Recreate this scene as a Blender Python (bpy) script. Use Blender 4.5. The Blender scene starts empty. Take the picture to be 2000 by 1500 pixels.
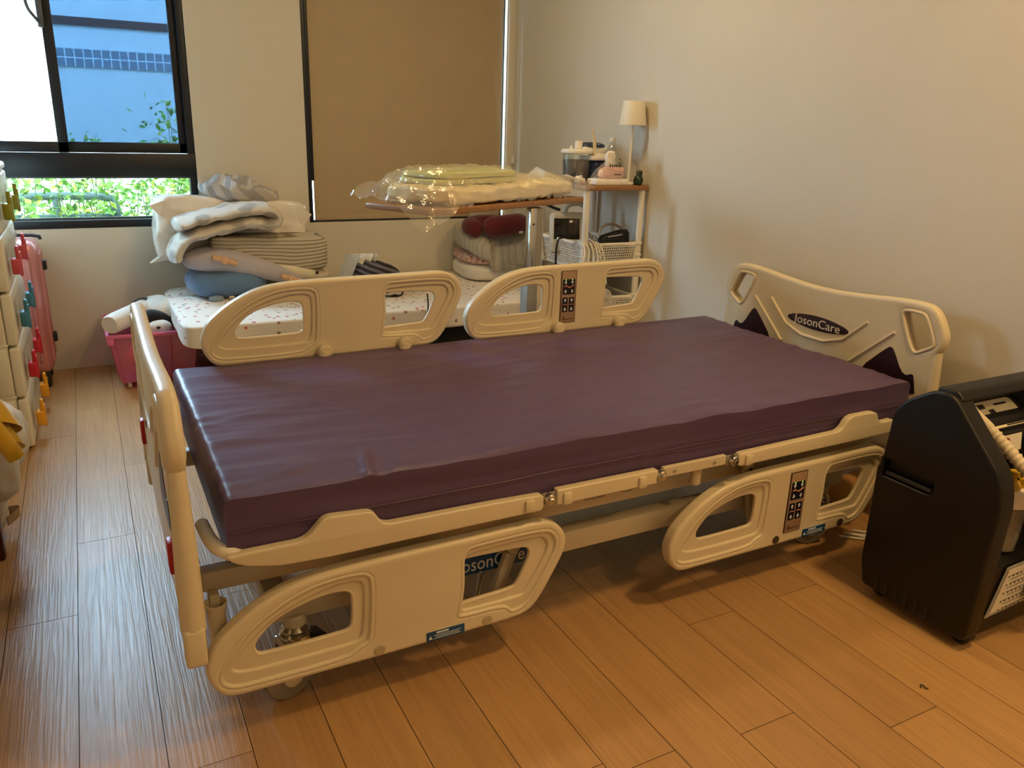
import bpy, bmesh, math, random
from mathutils import Vector, Matrix, Euler, noise
random.seed(7)
S = bpy.context.scene
COL = S.collection
PI = math.pi
R = math.radians
WL = {}

# ------------------------------------------------------------------ materials
def lin(h):
    h = h.lstrip('#')
    o = []
    for i in (0, 2, 4):
        c = int(h[i:i+2], 16)/255
        o.append(c/12.92 if c <= .04045 else ((c+.055)/1.055)**2.4)
    return (*o, 1)

class NT:
    def __init__(s, name):
        s.m = bpy.data.materials.new(name); s.m.use_nodes = True
        s.t = s.m.node_tree; s.t.nodes.clear()
        s.out = s.n('ShaderNodeOutputMaterial')
        s.b = s.n('ShaderNodeBsdfPrincipled')
        s.l(s.b.outputs[0], s.out.inputs[0])
    def n(s, t, **k):
        x = s.t.nodes.new(t)
        for a, v in k.items():
            if a.startswith('i_'): x.inputs[a[2:].replace('_', ' ')].default_value = v
            else: setattr(x, a, v)
        return x
    def l(s, a, b): s.t.links.new(a, b)
    def co(s, scale=(1, 1, 1), rot=(0, 0, 0)):
        tc = s.n('ShaderNodeTexCoord'); mp = s.n('ShaderNodeMapping')
        mp.inputs['Scale'].default_value = scale; mp.inputs['Rotation'].default_value = rot
        s.l(tc.outputs['Object'], mp.inputs[0]); return mp.outputs[0]
    def noise(s, v, scale, detail=3, dist=0):
        x = s.n('ShaderNodeTexNoise'); x.inputs['Scale'].default_value = scale
        x.inputs['Detail'].default_value = detail; x.inputs['Distortion'].default_value = dist
        s.l(v, x.inputs['Vector']); return x.outputs['Fac']
    def ramp(s, f, stops):
        r = s.n('ShaderNodeValToRGB'); e = r.color_ramp.elements
        while len(e) < len(stops): e.new(.5)
        for q, (p, c) in zip(e, stops): q.position = p; q.color = lin(c) if isinstance(c, str) else c
        s.l(f, r.inputs[0]); return r.outputs[0]
    def bump(s, f, strength, dist=.002, prev=None):
        b = s.n('ShaderNodeBump'); b.inputs['Strength'].default_value = strength; b.inputs['Distance'].default_value = dist
        s.l(f, b.inputs['Height'])
        if prev: s.l(prev, b.inputs['Normal'])
        s.l(b.outputs[0], s.b.inputs['Normal']); return b.outputs[0]

def shade(c, k):
    return (*[min(1, x*k) for x in c[:3]], 1)

def P(name, col, rough=.5, met=0, var=.08, vs=6, bump=0, bs=150, stretch=(1, 1, 1), coat=0, sheen=0, spec=.5):
    t = NT(name); c = lin(col)
    f = t.noise(t.co(stretch), vs)
    t.l(t.ramp(f, [(.25, shade(c, 1-var)), (.75, shade(c, 1+var))]), t.b.inputs['Base Color'])
    t.b.inputs['Roughness'].default_value = rough; t.b.inputs['Metallic'].default_value = met
    t.b.inputs['Coat Weight'].default_value = coat; t.b.inputs['Sheen Weight'].default_value = sheen
    t.b.inputs['Specular IOR Level'].default_value = spec
    if bump: t.bump(t.noise(t.co(stretch), bs, 4), bump)
    return t.m

def clear(name, tint, gloss=.08, milky=0.0, milk='#ffffff', rough=.05, bump=0, bs=40):
    """thin see-through sheet: tinted transparent + a little gloss + optional milky diffuse"""
    t = NT(name); t.t.nodes.remove(t.b)
    tr = t.n('ShaderNodeBsdfTransparent'); tr.inputs[0].default_value = lin(tint)
    gl = t.n('ShaderNodeBsdfGlossy'); gl.inputs['Roughness'].default_value = rough
    di = t.n('ShaderNodeBsdfDiffuse'); di.inputs[0].default_value = lin(milk)
    f = t.noise(t.co(), bs, 3)
    if bump:
        b = t.n('ShaderNodeBump'); b.inputs['Strength'].default_value = bump; b.inputs['Distance'].default_value = .01
        t.l(f, b.inputs['Height']); t.l(b.outputs[0], gl.inputs['Normal']); t.l(b.outputs[0], di.inputs['Normal'])
    m1 = t.n('ShaderNodeMixShader'); m2 = t.n('ShaderNodeMixShader')
    mr = t.n('ShaderNodeMapRange'); mr.inputs['To Min'].default_value = milky*.85; mr.inputs['To Max'].default_value = min(1, milky*1.15)
    t.l(f, mr.inputs[0]); t.l(mr.outputs[0], m1.inputs[0])
    t.l(tr.outputs[0], m1.inputs[1]); t.l(di.outputs[0], m1.inputs[2])
    m2.inputs[0].default_value = gloss
    t.l(m1.outputs[0], m2.inputs[1]); t.l(gl.outputs[0], m2.inputs[2]); t.l(m2.outputs[0], t.out.inputs[0])
    return t.m

def emis(name, col, k):
    t = NT(name); t.b.inputs['Base Color'].default_value = lin(col)
    t.b.inputs['Emission Color'].default_value = lin(col); t.b.inputs['Emission Strength'].default_value = k
    return t.m

def wallmat(name, col):
    t = NT(name); c = lin(col); v = t.co()
    t.l(t.ramp(t.noise(v, 1.3, 4), [(.3, shade(c, .97)), (.7, shade(c, 1.03))]), t.b.inputs['Base Color'])
    t.b.inputs['Roughness'].default_value = .75
    b = t.bump(t.noise(v, 18, 5), .25, .004)
    t.bump(t.noise(v, 160, 2), .12, .0015, b)
    return t.m

def floormat():
    t = NT('engineered_wood'); v = t.co((9, .7, 1)); v2 = t.co((75, 2.2, 1))
    at = t.n('ShaderNodeAttribute', attribute_name='tone')
    f = t.noise(v, 3, 5, .6); g = t.noise(v2, 1.6, 4, .9)
    c = t.ramp(f, [(.2, '#b38a5b'), (.8, '#c49a67')])
    mx = t.n('ShaderNodeMix', data_type='RGBA', blend_type='MULTIPLY'); mx.inputs[0].default_value = 1
    t.l(c, mx.inputs[6]); t.l(at.outputs['Color'], mx.inputs[7])
    mx2 = t.n('ShaderNodeMix', data_type='RGBA', blend_type='MULTIPLY'); mx2.inputs[0].default_value = .22
    t.l(mx.outputs[2], mx2.inputs[6]); t.l(t.ramp(g, [(.3, '#9a8f84'), (.6, '#ffffff')]), mx2.inputs[7])
    t.l(mx2.outputs[2], t.b.inputs['Base Color'])
    t.b.inputs['Roughness'].default_value = .36; t.b.inputs['Specular IOR Level'].default_value = .5
    t.bump(g, .55, .0022)
    return t.m

def vinyl():
    t = NT('purple_coated_fabric'); c = lin('#594564')
    v = t.co((1, 5, 3))
    t.l(t.ramp(t.noise(t.co(), 3), [(.3, shade(c, .93)), (.7, shade(c, 1.07))]), t.b.inputs['Base Color'])
    t.b.inputs['Roughness'].default_value = .4; t.b.inputs['Specular IOR Level'].default_value = .32
    b = t.bump(t.noise(v, 5, 4, .8), .18, .008)
    t.bump(t.noise(t.co(), 900, 2), .06, .0006, b)
    return t.m

def dots(name, base, cols, scale, size, rough=.85, bump=.3):
    t = NT(name); v = t.co()
    vo = t.n('ShaderNodeTexVoronoi'); vo.inputs['Scale'].default_value = scale; t.l(v, vo.inputs['Vector'])
    nz = t.noise(v, scale*7, 2)
    ad = t.n('ShaderNodeMath', operation='MULTIPLY_ADD'); ad.inputs[1].default_value = .3; t.l(nz, ad.inputs[0]); t.l(vo.outputs['Distance'], ad.inputs[2])
    lt = t.n('ShaderNodeMath', operation='LESS_THAN'); lt.inputs[1].default_value = size+.15; t.l(ad.outputs[0], lt.inputs[0])
    sp = t.n('ShaderNodeSeparateColor'); t.l(vo.outputs['Color'], sp.inputs[0])
    pc = t.ramp(sp.outputs[0], [(i/len(cols), q) for i, q in enumerate(cols)])
    mx = t.n('ShaderNodeMix', data_type='RGBA'); t.l(lt.outputs[0], mx.inputs[0])
    mx.inputs[6].default_value = lin(base); t.l(pc, mx.inputs[7]); t.l(mx.outputs[2], t.b.inputs['Base Color'])
    t.b.inputs['Roughness'].default_value = rough
    if bump: t.bump(t.noise(t.co((1, 2, 4)), 7, 4, .6), bump, .012)
    return t.m

def waves(name, a, b, scale, dist, rot=(0, 0, 0), lo=.4, hi=.6, rough=.85, bump=.0, dscale=1.5, detail=2, prof='SIN'):
    t = NT(name); v = t.co((1, 1, 1), rot)
    w = t.n('ShaderNodeTexWave', wave_profile=prof); w.inputs['Scale'].default_value = scale; w.inputs['Distortion'].default_value = dist
    w.inputs['Detail'].default_value = detail; w.inputs['Detail Scale'].default_value = dscale; t.l(v, w.inputs['Vector'])
    t.l(t.ramp(w.outputs['Fac'], [(lo, a), (hi, b)]), t.b.inputs['Base Color'])
    t.b.inputs['Roughness'].default_value = rough
    if bump: t.bump(w.outputs['Fac'], bump, .006)
    return t.m

def blotch(name, a, b, scale, lo, hi, bump=.2, rough=.95):
    t = NT(name); v = t.co()
    vo = t.n('ShaderNodeTexVoronoi', feature='SMOOTH_F1'); vo.inputs['Scale'].default_value = scale; t.l(v, vo.inputs['Vector'])
    t.l(t.ramp(vo.outputs['Distance'], [(lo, a), (hi, b)]), t.b.inputs['Base Color'])
    t.b.inputs['Roughness'].default_value = rough; t.b.inputs['Sheen Weight'].default_value = .3
    t.bump(t.noise(v, 60, 3), bump, .003)
    return t.m

def tiles(name, a, g, sx, sz):
    t = NT(name); tc = t.n('ShaderNodeTexCoord'); mp = t.n('ShaderNodeMapping'); mp.inputs['Rotation'].default_value = (R(90), 0, 0)
    t.l(tc.outputs['Object'], mp.inputs[0])
    b = t.n('ShaderNodeTexBrick', offset=0); b.inputs['Scale'].default_value = 1; b.inputs['Brick Width'].default_value = sx; b.inputs['Row Height'].default_value = sz
    b.inputs['Mortar Size'].default_value = .0045; b.inputs['Color1'].default_value = lin(a); b.inputs['Color2'].default_value = shade(lin(a), .92); b.inputs['Mortar'].default_value = lin(g)
    t.l(mp.outputs[0], b.inputs['Vector']); t.l(b.outputs['Color'], t.b.inputs['Base Color']); t.b.inputs['Roughness'].default_value = .4
    return t.m

M = dict(
    wall=wallmat('painted_plaster', '#dcd5c6'), ceil=wallmat('ceiling_paint', '#e6e0d4'), floor=floormat(), seam=P('seam_dark', '#4a3522', .8),
    beige=P('beige_plastic', '#ddcfb0', .36, var=.03, bump=.04, bs=700), beigem=P('beige_metal', '#d5c8ac', .4, var=.04),
    beiged=P('beige_plug', '#b9aa88', .5), dkplug=P('brown_plug', '#4a3a2a', .5),
    grey=P('grey_steel', '#9a958a', .45, .3), chrome=P('chrome', '#c8c6c0', .16, 1, var=.03), black=P('black_plastic', '#161413', .45, var=.2),
    rubber=P('black_rubber', '#1d1b1a', .75), purple=vinyl(), maroon=P('maroon_inlay', '#2a121c', .35), red=P('red_plastic', '#b01c26', .4),
    white=P('white_plastic', '#efeadf', .4, var=.03), cream=P('cream_plastic', '#e3dcc8', .42, var=.04), whitepaint=P('white_enamel', '#f1ece0', .35, var=.02),
    ltext=P('light_lettering', '#e8e0d6', .5), blue=P('blue_label', '#12457a', .4), navy=P('navy_plastic', '#142650', .3, var=.15),
    bronze=P('bronze_film', '#a58a70', .4), border=P('dark_border', '#3a1a1c', .4), key=P('key_pad', '#1c1c2c', .35), arrow=P('arrow_print', '#dfe6f0', .5),
    orange=P('orange_print', '#d98a62', .5), led=emis('green_led', '#9be85a', 2.0), cap=P('warning_print', '#d7e4ee', .6),
    frame=P('charcoal_aluminium', '#23282f', .38, .3, var=.1), steelgrey=P('window_handle', '#5a5e62', .4, .4),
    blind=P('brown_blind_fabric', '#b8a484', .9, var=.03, bump=.15, bs=900), glass=clear('clear_glass', '#fbfdff', .05), bluegl=clear('blue_film_glass', '#566673', .06),
    lowgl=clear('clear_low_glass', '#979c99', .05),
    wood=P('table_laminate', '#9c7149', .38, var=.12, vs=4, stretch=(2, 14, 14)), dkwood=P('red_brown_wood', '#4a1b12', .35, var=.2),
    sheet=dots('floral_sheet', '#efe9df', ['#c9707c', '#b98a8a', '#8f7f74', '#d5949a', '#c45f6c'], 27, .23), dark=P('dark_base', '#100f0f', .8),
    pinkfl=dots('pink_floral_cotton', '#d9b9ae', ['#b07a72', '#c58e86', '#a46a66', '#e4cfc2'], 45, .42, bump=.25),
    pillow=P('white_cotton', '#e9e4da', .9, var=.04, bump=.25, bs=9, sheen=.1), quilt=waves('grey_quilt', '#a29c8e', '#b3ada0', 9, 6, (0, 0, .9), .05, .16, bump=.35, dscale=.8, detail=0),
    quiltside=P('grey_binding', '#a8a397', .9, bump=.2, bs=60),
    neck=P('burgundy_velour', '#5c0f1b', .9, var=.12, sheen=.2, bump=.1, bs=80), wavep=waves('wave_knit', '#857b69', '#c6bca6', 17, 5, (R(90), 0, R(90)), .02, .3, bump=.6, dscale=.35, detail=0),
    polka=blotch('spotted_fleece', '#a7a096', '#d2cabb', 11, .3, .42), cloud=P('lavender_jersey', '#b9b4bd', .85, var=.03, sheen=.2, bump=.1, bs=14),
    arms=P('tan_plush', '#d9ae86', .9, sheen=.3), creamp=P('cream_plush', '#e4d9bd', .9, sheen=.2, bump=.15, bs=30), bluep=P('blue_plush', '#5d7fa8', .85, var=.1, sheen=.3, bump=.1, bs=12),
    greyblue=P('grey_blue_plush', '#8fa3b5', .9), stripe=waves('striped_bedding', '#a9a7ab', '#c9c5c0', 5, 1.2, (0, .5, .8), .35, .6, bump=.0),
    wrap=P('wrapped_white_bedding', '#efe8de', .35, var=.04, bump=.5, bs=12, coat=.3), zebra=waves('zebra_print', '#1b1819', '#e0d8cc', 7, 9, (0, .8, 1.2), .45, .55, detail=1),
    dkstripe=waves('dark_striped_fabric', '#25242c', '#6f6d78', 12, 1, (0, R(70), 0), .3, .8), paper=P('paper_white', '#e9e4d4', .6, var=.04), paperb=clear('plastic_sleeve', '#eef3f4', .12, .45, '#e8e6dc'),
    film=clear('clear_poly_bag', '#fdfbf5', .16, .12, '#fff8ea', .1, 1.0, 30), haze=clear('milky_poly_bag', '#f4f1ea', .1, .55, '#f3eee4', .25, .7, 16),
    milk=clear('white_carrier_bag', '#f2f0ea', .1, .82, '#efe9dd', .3, .8, 14),
    bedding=P('ivory_wrapped_quilt', '#efe3bd', .42, var=.05, bump=.7, bs=14, coat=.5), green=P('lime_wrapped_pad', '#cdd58c', .42, var=.05, bump=.5, bs=14, coat=.5),
    pinkbin=clear('pink_translucent_plastic', '#f3a3c6', .08, .5, '#ee86b4', .2), pinkrim=P('pink_plastic', '#f07fb2', .4), toyred=P('red_toy', '#d8473a', .7), toypur=P('purple_toy', '#8d6fb8', .7),
    toyor=P('orange_toy', '#e07a3a', .7), plushw=P('white_plush', '#ece7dd', .95, sheen=.4, bump=.4, bs=90), plushb=P('black_plush', '#141314', .95, sheen=.3, bump=.3, bs=90),
    rose=P('rose_gold_shell', '#d08a84', .3, .35, var=.04), teal=P('teal_plastic', '#2f8fa0', .4), shade=P('lamp_shade_white', '#f3ead4', .6, var=.02),
    canister=clear('smoky_canister', '#cfd3d6', .1, .12, '#8a8e90'), liquid=clear('dark_canister_wall', '#50545e', .1, .3, '#23262e'), pet=clear('clear_bottle', '#f0f4f0', .14, .08, '#f4f4ee', .08),
    tissue=P('pink_tissue_wrap', '#e9b7b0', .45, var=.12, vs=25), tissuew=P('white_tissue', '#f3efe6', .8), ink=P('black_print', '#2a2626', .6), ornament=P('grey_green_glaze', '#59605a', .25, var=.4, vs=30), dgreen=P('dark_green_glaze', '#12361f', .25),
    screen=P('dark_screen', '#1d1b18', .12), monitor=P('warm_grey_casing', '#cfc8b8', .45), cable=P('white_cable', '#e4dfd2', .5), bcable=P('black_cable', '#171515', .5),
    spray=P('spray_bottle_white', '#e6e4de', .4), conc=P('black_abs', '#0d0b09', .4, var=.15, bump=.05, bs=900, spec=.4), concg=P('dark_grey_abs', '#2a2723', .35),
    label=P('printed_label', '#e5d8bb', .5, var=.02), yel=P('yellow_fitting', '#c9a52a', .35), hose=P('corrugated_hose', '#dccfb4', .4), water=clear('humidifier_water', '#e9e8e0', .05, .25, '#cfc8b8'),
    green2=P('green_mask', '#3c7f66', .5), kyel=P('yellow_handle', '#e6a21e', .4), kred=P('red_handle', '#c31f33', .4), kblue=P('blue_handle', '#3f7f9f', .4), kpink=P('pink_handle', '#c8505f', .4), kgreen=P('olive_handle', '#8a8f26', .4),
    drawglass=clear('drawer_clear_front', '#f2efe6', .14, .4, '#ddd8ca'), ycloth=P('yellow_cloth', '#d2a41f', .9, sheen=.3, bump=.3, bs=200), cord=P('beige_webbing', '#b39a78', .8), tan=P('cardboard_tan', '#b98a4d', .8),
    facade=P('sunlit_render', '#f4f2ec', .8, var=.03), band=tiles('facade_tiles', '#8796a2', '#eef2f2', .068, .0725), brownband=P('brown_tile_band', '#5c4540', .6, var=.15), soil=P('soil', '#8c8472', .9),
    leaf=P('leaf_green', '#7fae4a', .5, var=.35, vs=9), leaf2=P('leaf_yellow_green', '#b6c64a', .5, var=.3, vs=9), stem=P('stem_brown', '#6e7450', .8), rail=P('painted_railing', '#5b6e6c', .5), spool=P('clear_film_roll', '#d9d7cc', .3),
)

# ------------------------------------------------------------------ mesh builder
def bm_out(bm):
    bm.verts.index_update()
    v = [x.co.copy() for x in bm.verts]; f = [[q.index for q in p.verts] for p in bm.faces]
    bm.free(); return v, f

class MB:
    def __init__(s): s.v = []; s.f = []; s.mi = []; s.mats = []; s.M = Matrix()
    def add(s, v, f, m):
        m = M[m] if isinstance(m, str) else m
        if m not in s.mats: s.mats.append(m)
        k = s.mats.index(m); o = len(s.v)
        s.v += [s.M @ Vector(x) for x in v]
        s.f += [[o+i for i in q] for q in f]; s.mi += [k]*len(f)
        return s
    def box(s, c, d, m, bev=0, seg=2, rot=None):
        bm = bmesh.new(); bmesh.ops.create_cube(bm, size=1)
        for v in bm.verts: v.co = Vector((v.co.x*d[0], v.co.y*d[1], v.co.z*d[2]))
        if bev: bmesh.ops.bevel(bm, geom=bm.edges[:], offset=min(bev, min(d)*.49), segments=seg, affect='EDGES', profile=.5)
        T = Matrix.Translation(c)
        if rot: T = T @ Euler(rot).to_matrix().to_4x4()
        v, f = bm_out(bm); return s.add([T @ x for x in v], f, m)
    def bb(s, x0, x1, y0, y1, z0, z1, m, bev=0, seg=2):
        return s.box(((x0+x1)/2, (y0+y1)/2, (z0+z1)/2), (abs(x1-x0), abs(y1-y0), abs(z1-z0)), m, bev, seg)
    def lathe(s, prof, o, m, axis=(0, 0, 1), n=24, cap=True):
        q = Vector((0, 0, 1)).rotation_difference(Vector(axis).normalized()); v = []; f = []; o = Vector(o)
        for r, z in prof:
            for i in range(n):
                a = 2*PI*i/n; v.append(o+q @ Vector((r*math.cos(a), r*math.sin(a), z)))
        for j in range(len(prof)-1):
            for i in range(n):
                k = (i+1) % n; f.append([j*n+i, j*n+k, (j+1)*n+k, (j+1)*n+i])
        if cap: f.append(list(range(n))[::-1]); f.append([(len(prof)-1)*n+i for i in range(n)])
        return s.add(v, f, m)
    def cyl(s, a, b, r, m, r2=None, n=20, bev=0):
        a = Vector(a); b = Vector(b); L = (b-a).length; r2 = r if r2 is None else r2
        pr = [(r, 0), (r2, L)] if not bev else [(r-bev, 0), (r, bev), (r2, L-bev), (r2-bev, L)]
        return s.lathe(pr, a, m, b-a, n)
    def tube(s, pts, r, m, n=10, smooth=0, closed=False, rf=None, cap=True):
        pts = [Vector(p) for p in pts]
        for _ in range(smooth): pts = chaikin(pts, closed)
        N = len(pts); v = []; f = []; up = None
        for i, p in enumerate(pts):
            if closed: d = pts[(i+1) % N]-pts[i-1]
            else: d = pts[min(i+1, N-1)]-pts[max(i-1, 0)]
            d.normalize()
            if up is None: up = d.orthogonal().normalized()
            up = (up-d*up.dot(d)).normalized(); w = d.cross(up)
            rr = rf(i/(N-1)) if rf else r
            for k in range(n):
                a = 2*PI*k/n; v.append(p+(up*math.cos(a)+w*math.sin(a))*rr)
        for j in range(N if closed else N-1):
            j2 = (j+1) % N
            for k in range(n):
                k2 = (k+1) % n; f.append([j*n+k, j*n+k2, j2*n+k2, j2*n+k])
        if not closed and cap: f.append(list(range(n))[::-1]); f.append([(N-1)*n+k for k in range(n)])
        return s.add(v, f, m)
    def grid(s, nu, nv, fn, m, cu=False, cv=False):
        v = [fn(i/(nu if cu else nu-1), j/(nv if cv else nv-1)) for i in range(nu) for j in range(nv)]
        f = [[i*nv+j, ((i+1) % nu)*nv+j, ((i+1) % nu)*nv+(j+1) % nv, i*nv+(j+1) % nv] for i in range(nu if cu else nu-1) for j in range(nv if cv else nv-1)]
        return s.add(v, f, m)
    def panel(s, outs, T, th, m, bev=0, seg=3):
        """flat plate with holes: outs = [outline, hole, ...] in 2D, T places it, th = thickness along local z (centred)"""
        cu = bpy.data.curves.new('tmp', 'CURVE'); cu.dimensions = '2D'; cu.fill_mode = 'BOTH'
        for o in outs:
            sp = cu.splines.new('POLY'); sp.points.add(len(o)-1); sp.use_cyclic_u = True
            for p, q in zip(sp.points, o): p.co = (q[0], q[1], 0, 1)
        cu.extrude = max(0, th/2-bev); cu.bevel_depth = bev; cu.bevel_resolution = seg; cu.offset = -bev
        return s.conv(cu, T, m)
    def text(s, body, T, size, m, depth=.0006, sx=1, align='CENTER'):
        cu = bpy.data.curves.new('tmp', 'FONT'); cu.body = body; cu.size = size; cu.extrude = depth; cu.align_x = align; cu.align_y = 'CENTER'; cu.resolution_u = 3
        return s.conv(cu, T @ Matrix.Diagonal((sx, 1, 1, 1)), m)
    def conv(s, cu, T, m):
        ob = bpy.data.objects.new('tmp', cu); COL.objects.link(ob)
        dg = bpy.context.evaluated_depsgraph_get(); dg.update()
        me = bpy.data.meshes.new_from_object(ob.evaluated_get(dg))
        v = [T @ x.co for x in me.vertices]; f = [list(p.vertices) for p in me.polygons]
        bpy.data.objects.remove(ob); bpy.data.curves.remove(cu); bpy.data.meshes.remove(me)
        return s.add(v, f, m)
    def build(s, name, parent=None, loc=None, sharp=38, weld=True):
        o3 = Vector(WL[parent.name]) if parent else (Vector(loc) if loc else Vector((0, 0, 0)))
        me = bpy.data.meshes.new(name); me.from_pydata([x-o3 for x in s.v], [], s.f)
        for q in s.mats: me.materials.append(q)
        me.polygons.foreach_set('material_index', s.mi)
        bm = bmesh.new(); bm.from_mesh(me)
        if weld: bmesh.ops.remove_doubles(bm, verts=bm.verts, dist=1e-5)
        bmesh.ops.recalc_face_normals(bm, faces=bm.faces); bm.to_mesh(me); bm.free()
        me.polygons.foreach_set('use_smooth', [True]*len(me.polygons))
        me.set_sharp_from_angle(angle=R(sharp)); me.update()
        ob = bpy.data.objects.new(name, me); COL.objects.link(ob)
        if parent: ob.parent = parent
        else: ob.location = o3
        WL[ob.name] = o3
        return ob

def chaikin(p, closed=False):
    n = len(p); o = [] if closed else [p[0]]
    for i in range(n if closed else n-1):
        a, b = p[i], p[(i+1) % n]
        if isinstance(a, tuple): a = Vector(a); b = Vector(b)
        o += [a*.75+b*.25, a*.25+b*.75]
    if not closed: o.append(p[-1])
    return o
def sm2(o, k=2):
    p = [Vector((a, b)) for a, b in o]
    for _ in range(k): p = chaikin(p, True)
    return [(q.x, q.y) for q in p]
def rrect(x0, x1, y0, y1, r, n=5):
    o = []
    for cx, cy, a in ((x1-r, y1-r, 0), (x0+r, y1-r, 90), (x0+r, y0+r, 180), (x1-r, y0+r, 270)):
        for i in range(n+1):
            t = R(a+90*i/n); o.append((cx+r*math.cos(t), cy+r*math.sin(t)))
    return o
def rpoly(pts, r, n=5):
    """polygon with every corner rounded by radius r (or per-corner radius as third value)"""
    o = []; N = len(pts)
    for i in range(N):
        p = Vector(pts[i][:2]); a = Vector(pts[i-1][:2])-p; b = Vector(pts[(i+1) % N][:2])-p; rr = pts[i][2] if len(pts[i]) > 2 else r
        k = min(rr, a.length*.48, b.length*.48); A = p+a.normalized()*k; B = p+b.normalized()*k
        for j in range(n+1):
            t = j/n; q = A*(1-t)**2+p*2*t*(1-t)+B*t*t; o.append((q.x, q.y))
    return o
def XZ(y): return Matrix(((1, 0, 0, 0), (0, 0, -1, y), (0, 1, 0, 0), (0, 0, 0, 1)))     # local x->X, y->Z, z->-Y (faces the viewer)
def YZ(x): return Matrix(((0, 0, -1, x), (-1, 0, 0, 0), (0, 1, 0, 0), (0, 0, 0, 1)))    # local x->-Y, y->Z, z->-X
def tag(o, label=None, cat=None, group=None, kind=None):
    if label: o['label'] = label
    if cat: o['category'] = cat
    if group: o['group'] = group
    if kind: o['kind'] = kind
    return o
def thing(name, label, cat, loc, group=None):
    o = bpy.data.objects.new(name, None); COL.objects.link(o); o.location = loc; o.empty_display_size = .05
    WL[o.name] = Vector(loc); return tag(o, label, cat, group)
def struct(mb, name, **k): return tag(mb.build(name, **k), kind='structure')
def nz(p, s, seed=0): return noise.noise(Vector((p[0]*s+seed*7.3, p[1]*s-seed*3.1, p[2]*s+seed*1.7)))

def soft(c, d, m, e=4, n=22, amp=.006, ns=8, rot=(0, 0, 0), seed=0, flat=0, fn=None):
    """soft cushion-like superellipsoid; flat>0 pinches the edges like a pillow"""
    mb = MB(); bm = bmesh.new(); bmesh.ops.create_cube(bm, size=2)
    bmesh.ops.subdivide_edges(bm, edges=bm.edges[:], cuts=n, use_grid_fill=True)
    v, f = bm_out(bm); o = []; rm = Euler(rot).to_matrix()
    for p in v:
        k = (abs(p.x)**e+abs(p.y)**e+abs(p.z)**e)**(1/e); q = p/k
        if flat:
            t = (max(0, 1-abs(q.x)**3)*max(0, 1-abs(q.y)**3))**.5
            q = Vector((q.x*(1-.06*flat*(1-abs(q.y)**2)), q.y*(1-.06*flat*(1-abs(q.x)**2)), q.z*(1-flat+flat*t)))
        w = Vector((q.x*d[0]/2, q.y*d[1]/2, q.z*d[2]/2)); nr = q.normalized()
        w += nr*(nz(w, ns, seed)*amp+nz(w, ns*3, seed+3)*amp*.4)
        if fn: w = fn(w)
        o.append(rm @ w+Vector(c))
    return mb.add(o, f, m)

def ribbon(prof, y0, y1, th, m, ny=24, amp=.004, ns=12, seed=0, mb=None, T=None):
    """a folded cloth: profile polyline (x,z) thickened by th and swept along y"""
    mb = mb or MB(); p = [Vector((a, b)) for a, b in prof]
    for _ in range(2): p = chaikin(p)
    n = len(p); ring = []
    for sgn in (1, -1):
        rr = []
        for i in range(n):
            d = (p[min(i+1, n-1)]-p[max(i-1, 0)]).normalized(); nn = Vector((-d.y, d.x))
            rr.append(p[i]+nn*sgn*th/2)
        ring += rr if sgn == 1 else rr[::-1]
    def fn(u, v):
        q = ring[int(round(u*len(ring))) % len(ring)]; y = y0+(y1-y0)*v
        w = Vector((q.x, y, q.y)); k = 1
        w += Vector((nz(w, ns, seed), .5*nz(w, ns, seed+5), nz(w, ns, seed+9)))*amp
        return T @ w if T else w
    N = len(ring); v = []; f = []
    for i in range(N):
        for j in range(ny): v.append(fn(i/N, j/(ny-1)))
    for i in range(N):
        i2 = (i+1) % N
        for j in range(ny-1): f.append([i*ny+j, i2*ny+j, i2*ny+j+1, i*ny+j+1])
    h = n
    for i in range(h-1):
        a, b, c, d = i, i+1, N-2-i, N-1-i
        f.append([a*ny, b*ny, c*ny, d*ny]); f.append([a*ny+ny-1, d*ny+ny-1, c*ny+ny-1, b*ny+ny-1])
    return mb.add(v, f, m)

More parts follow.
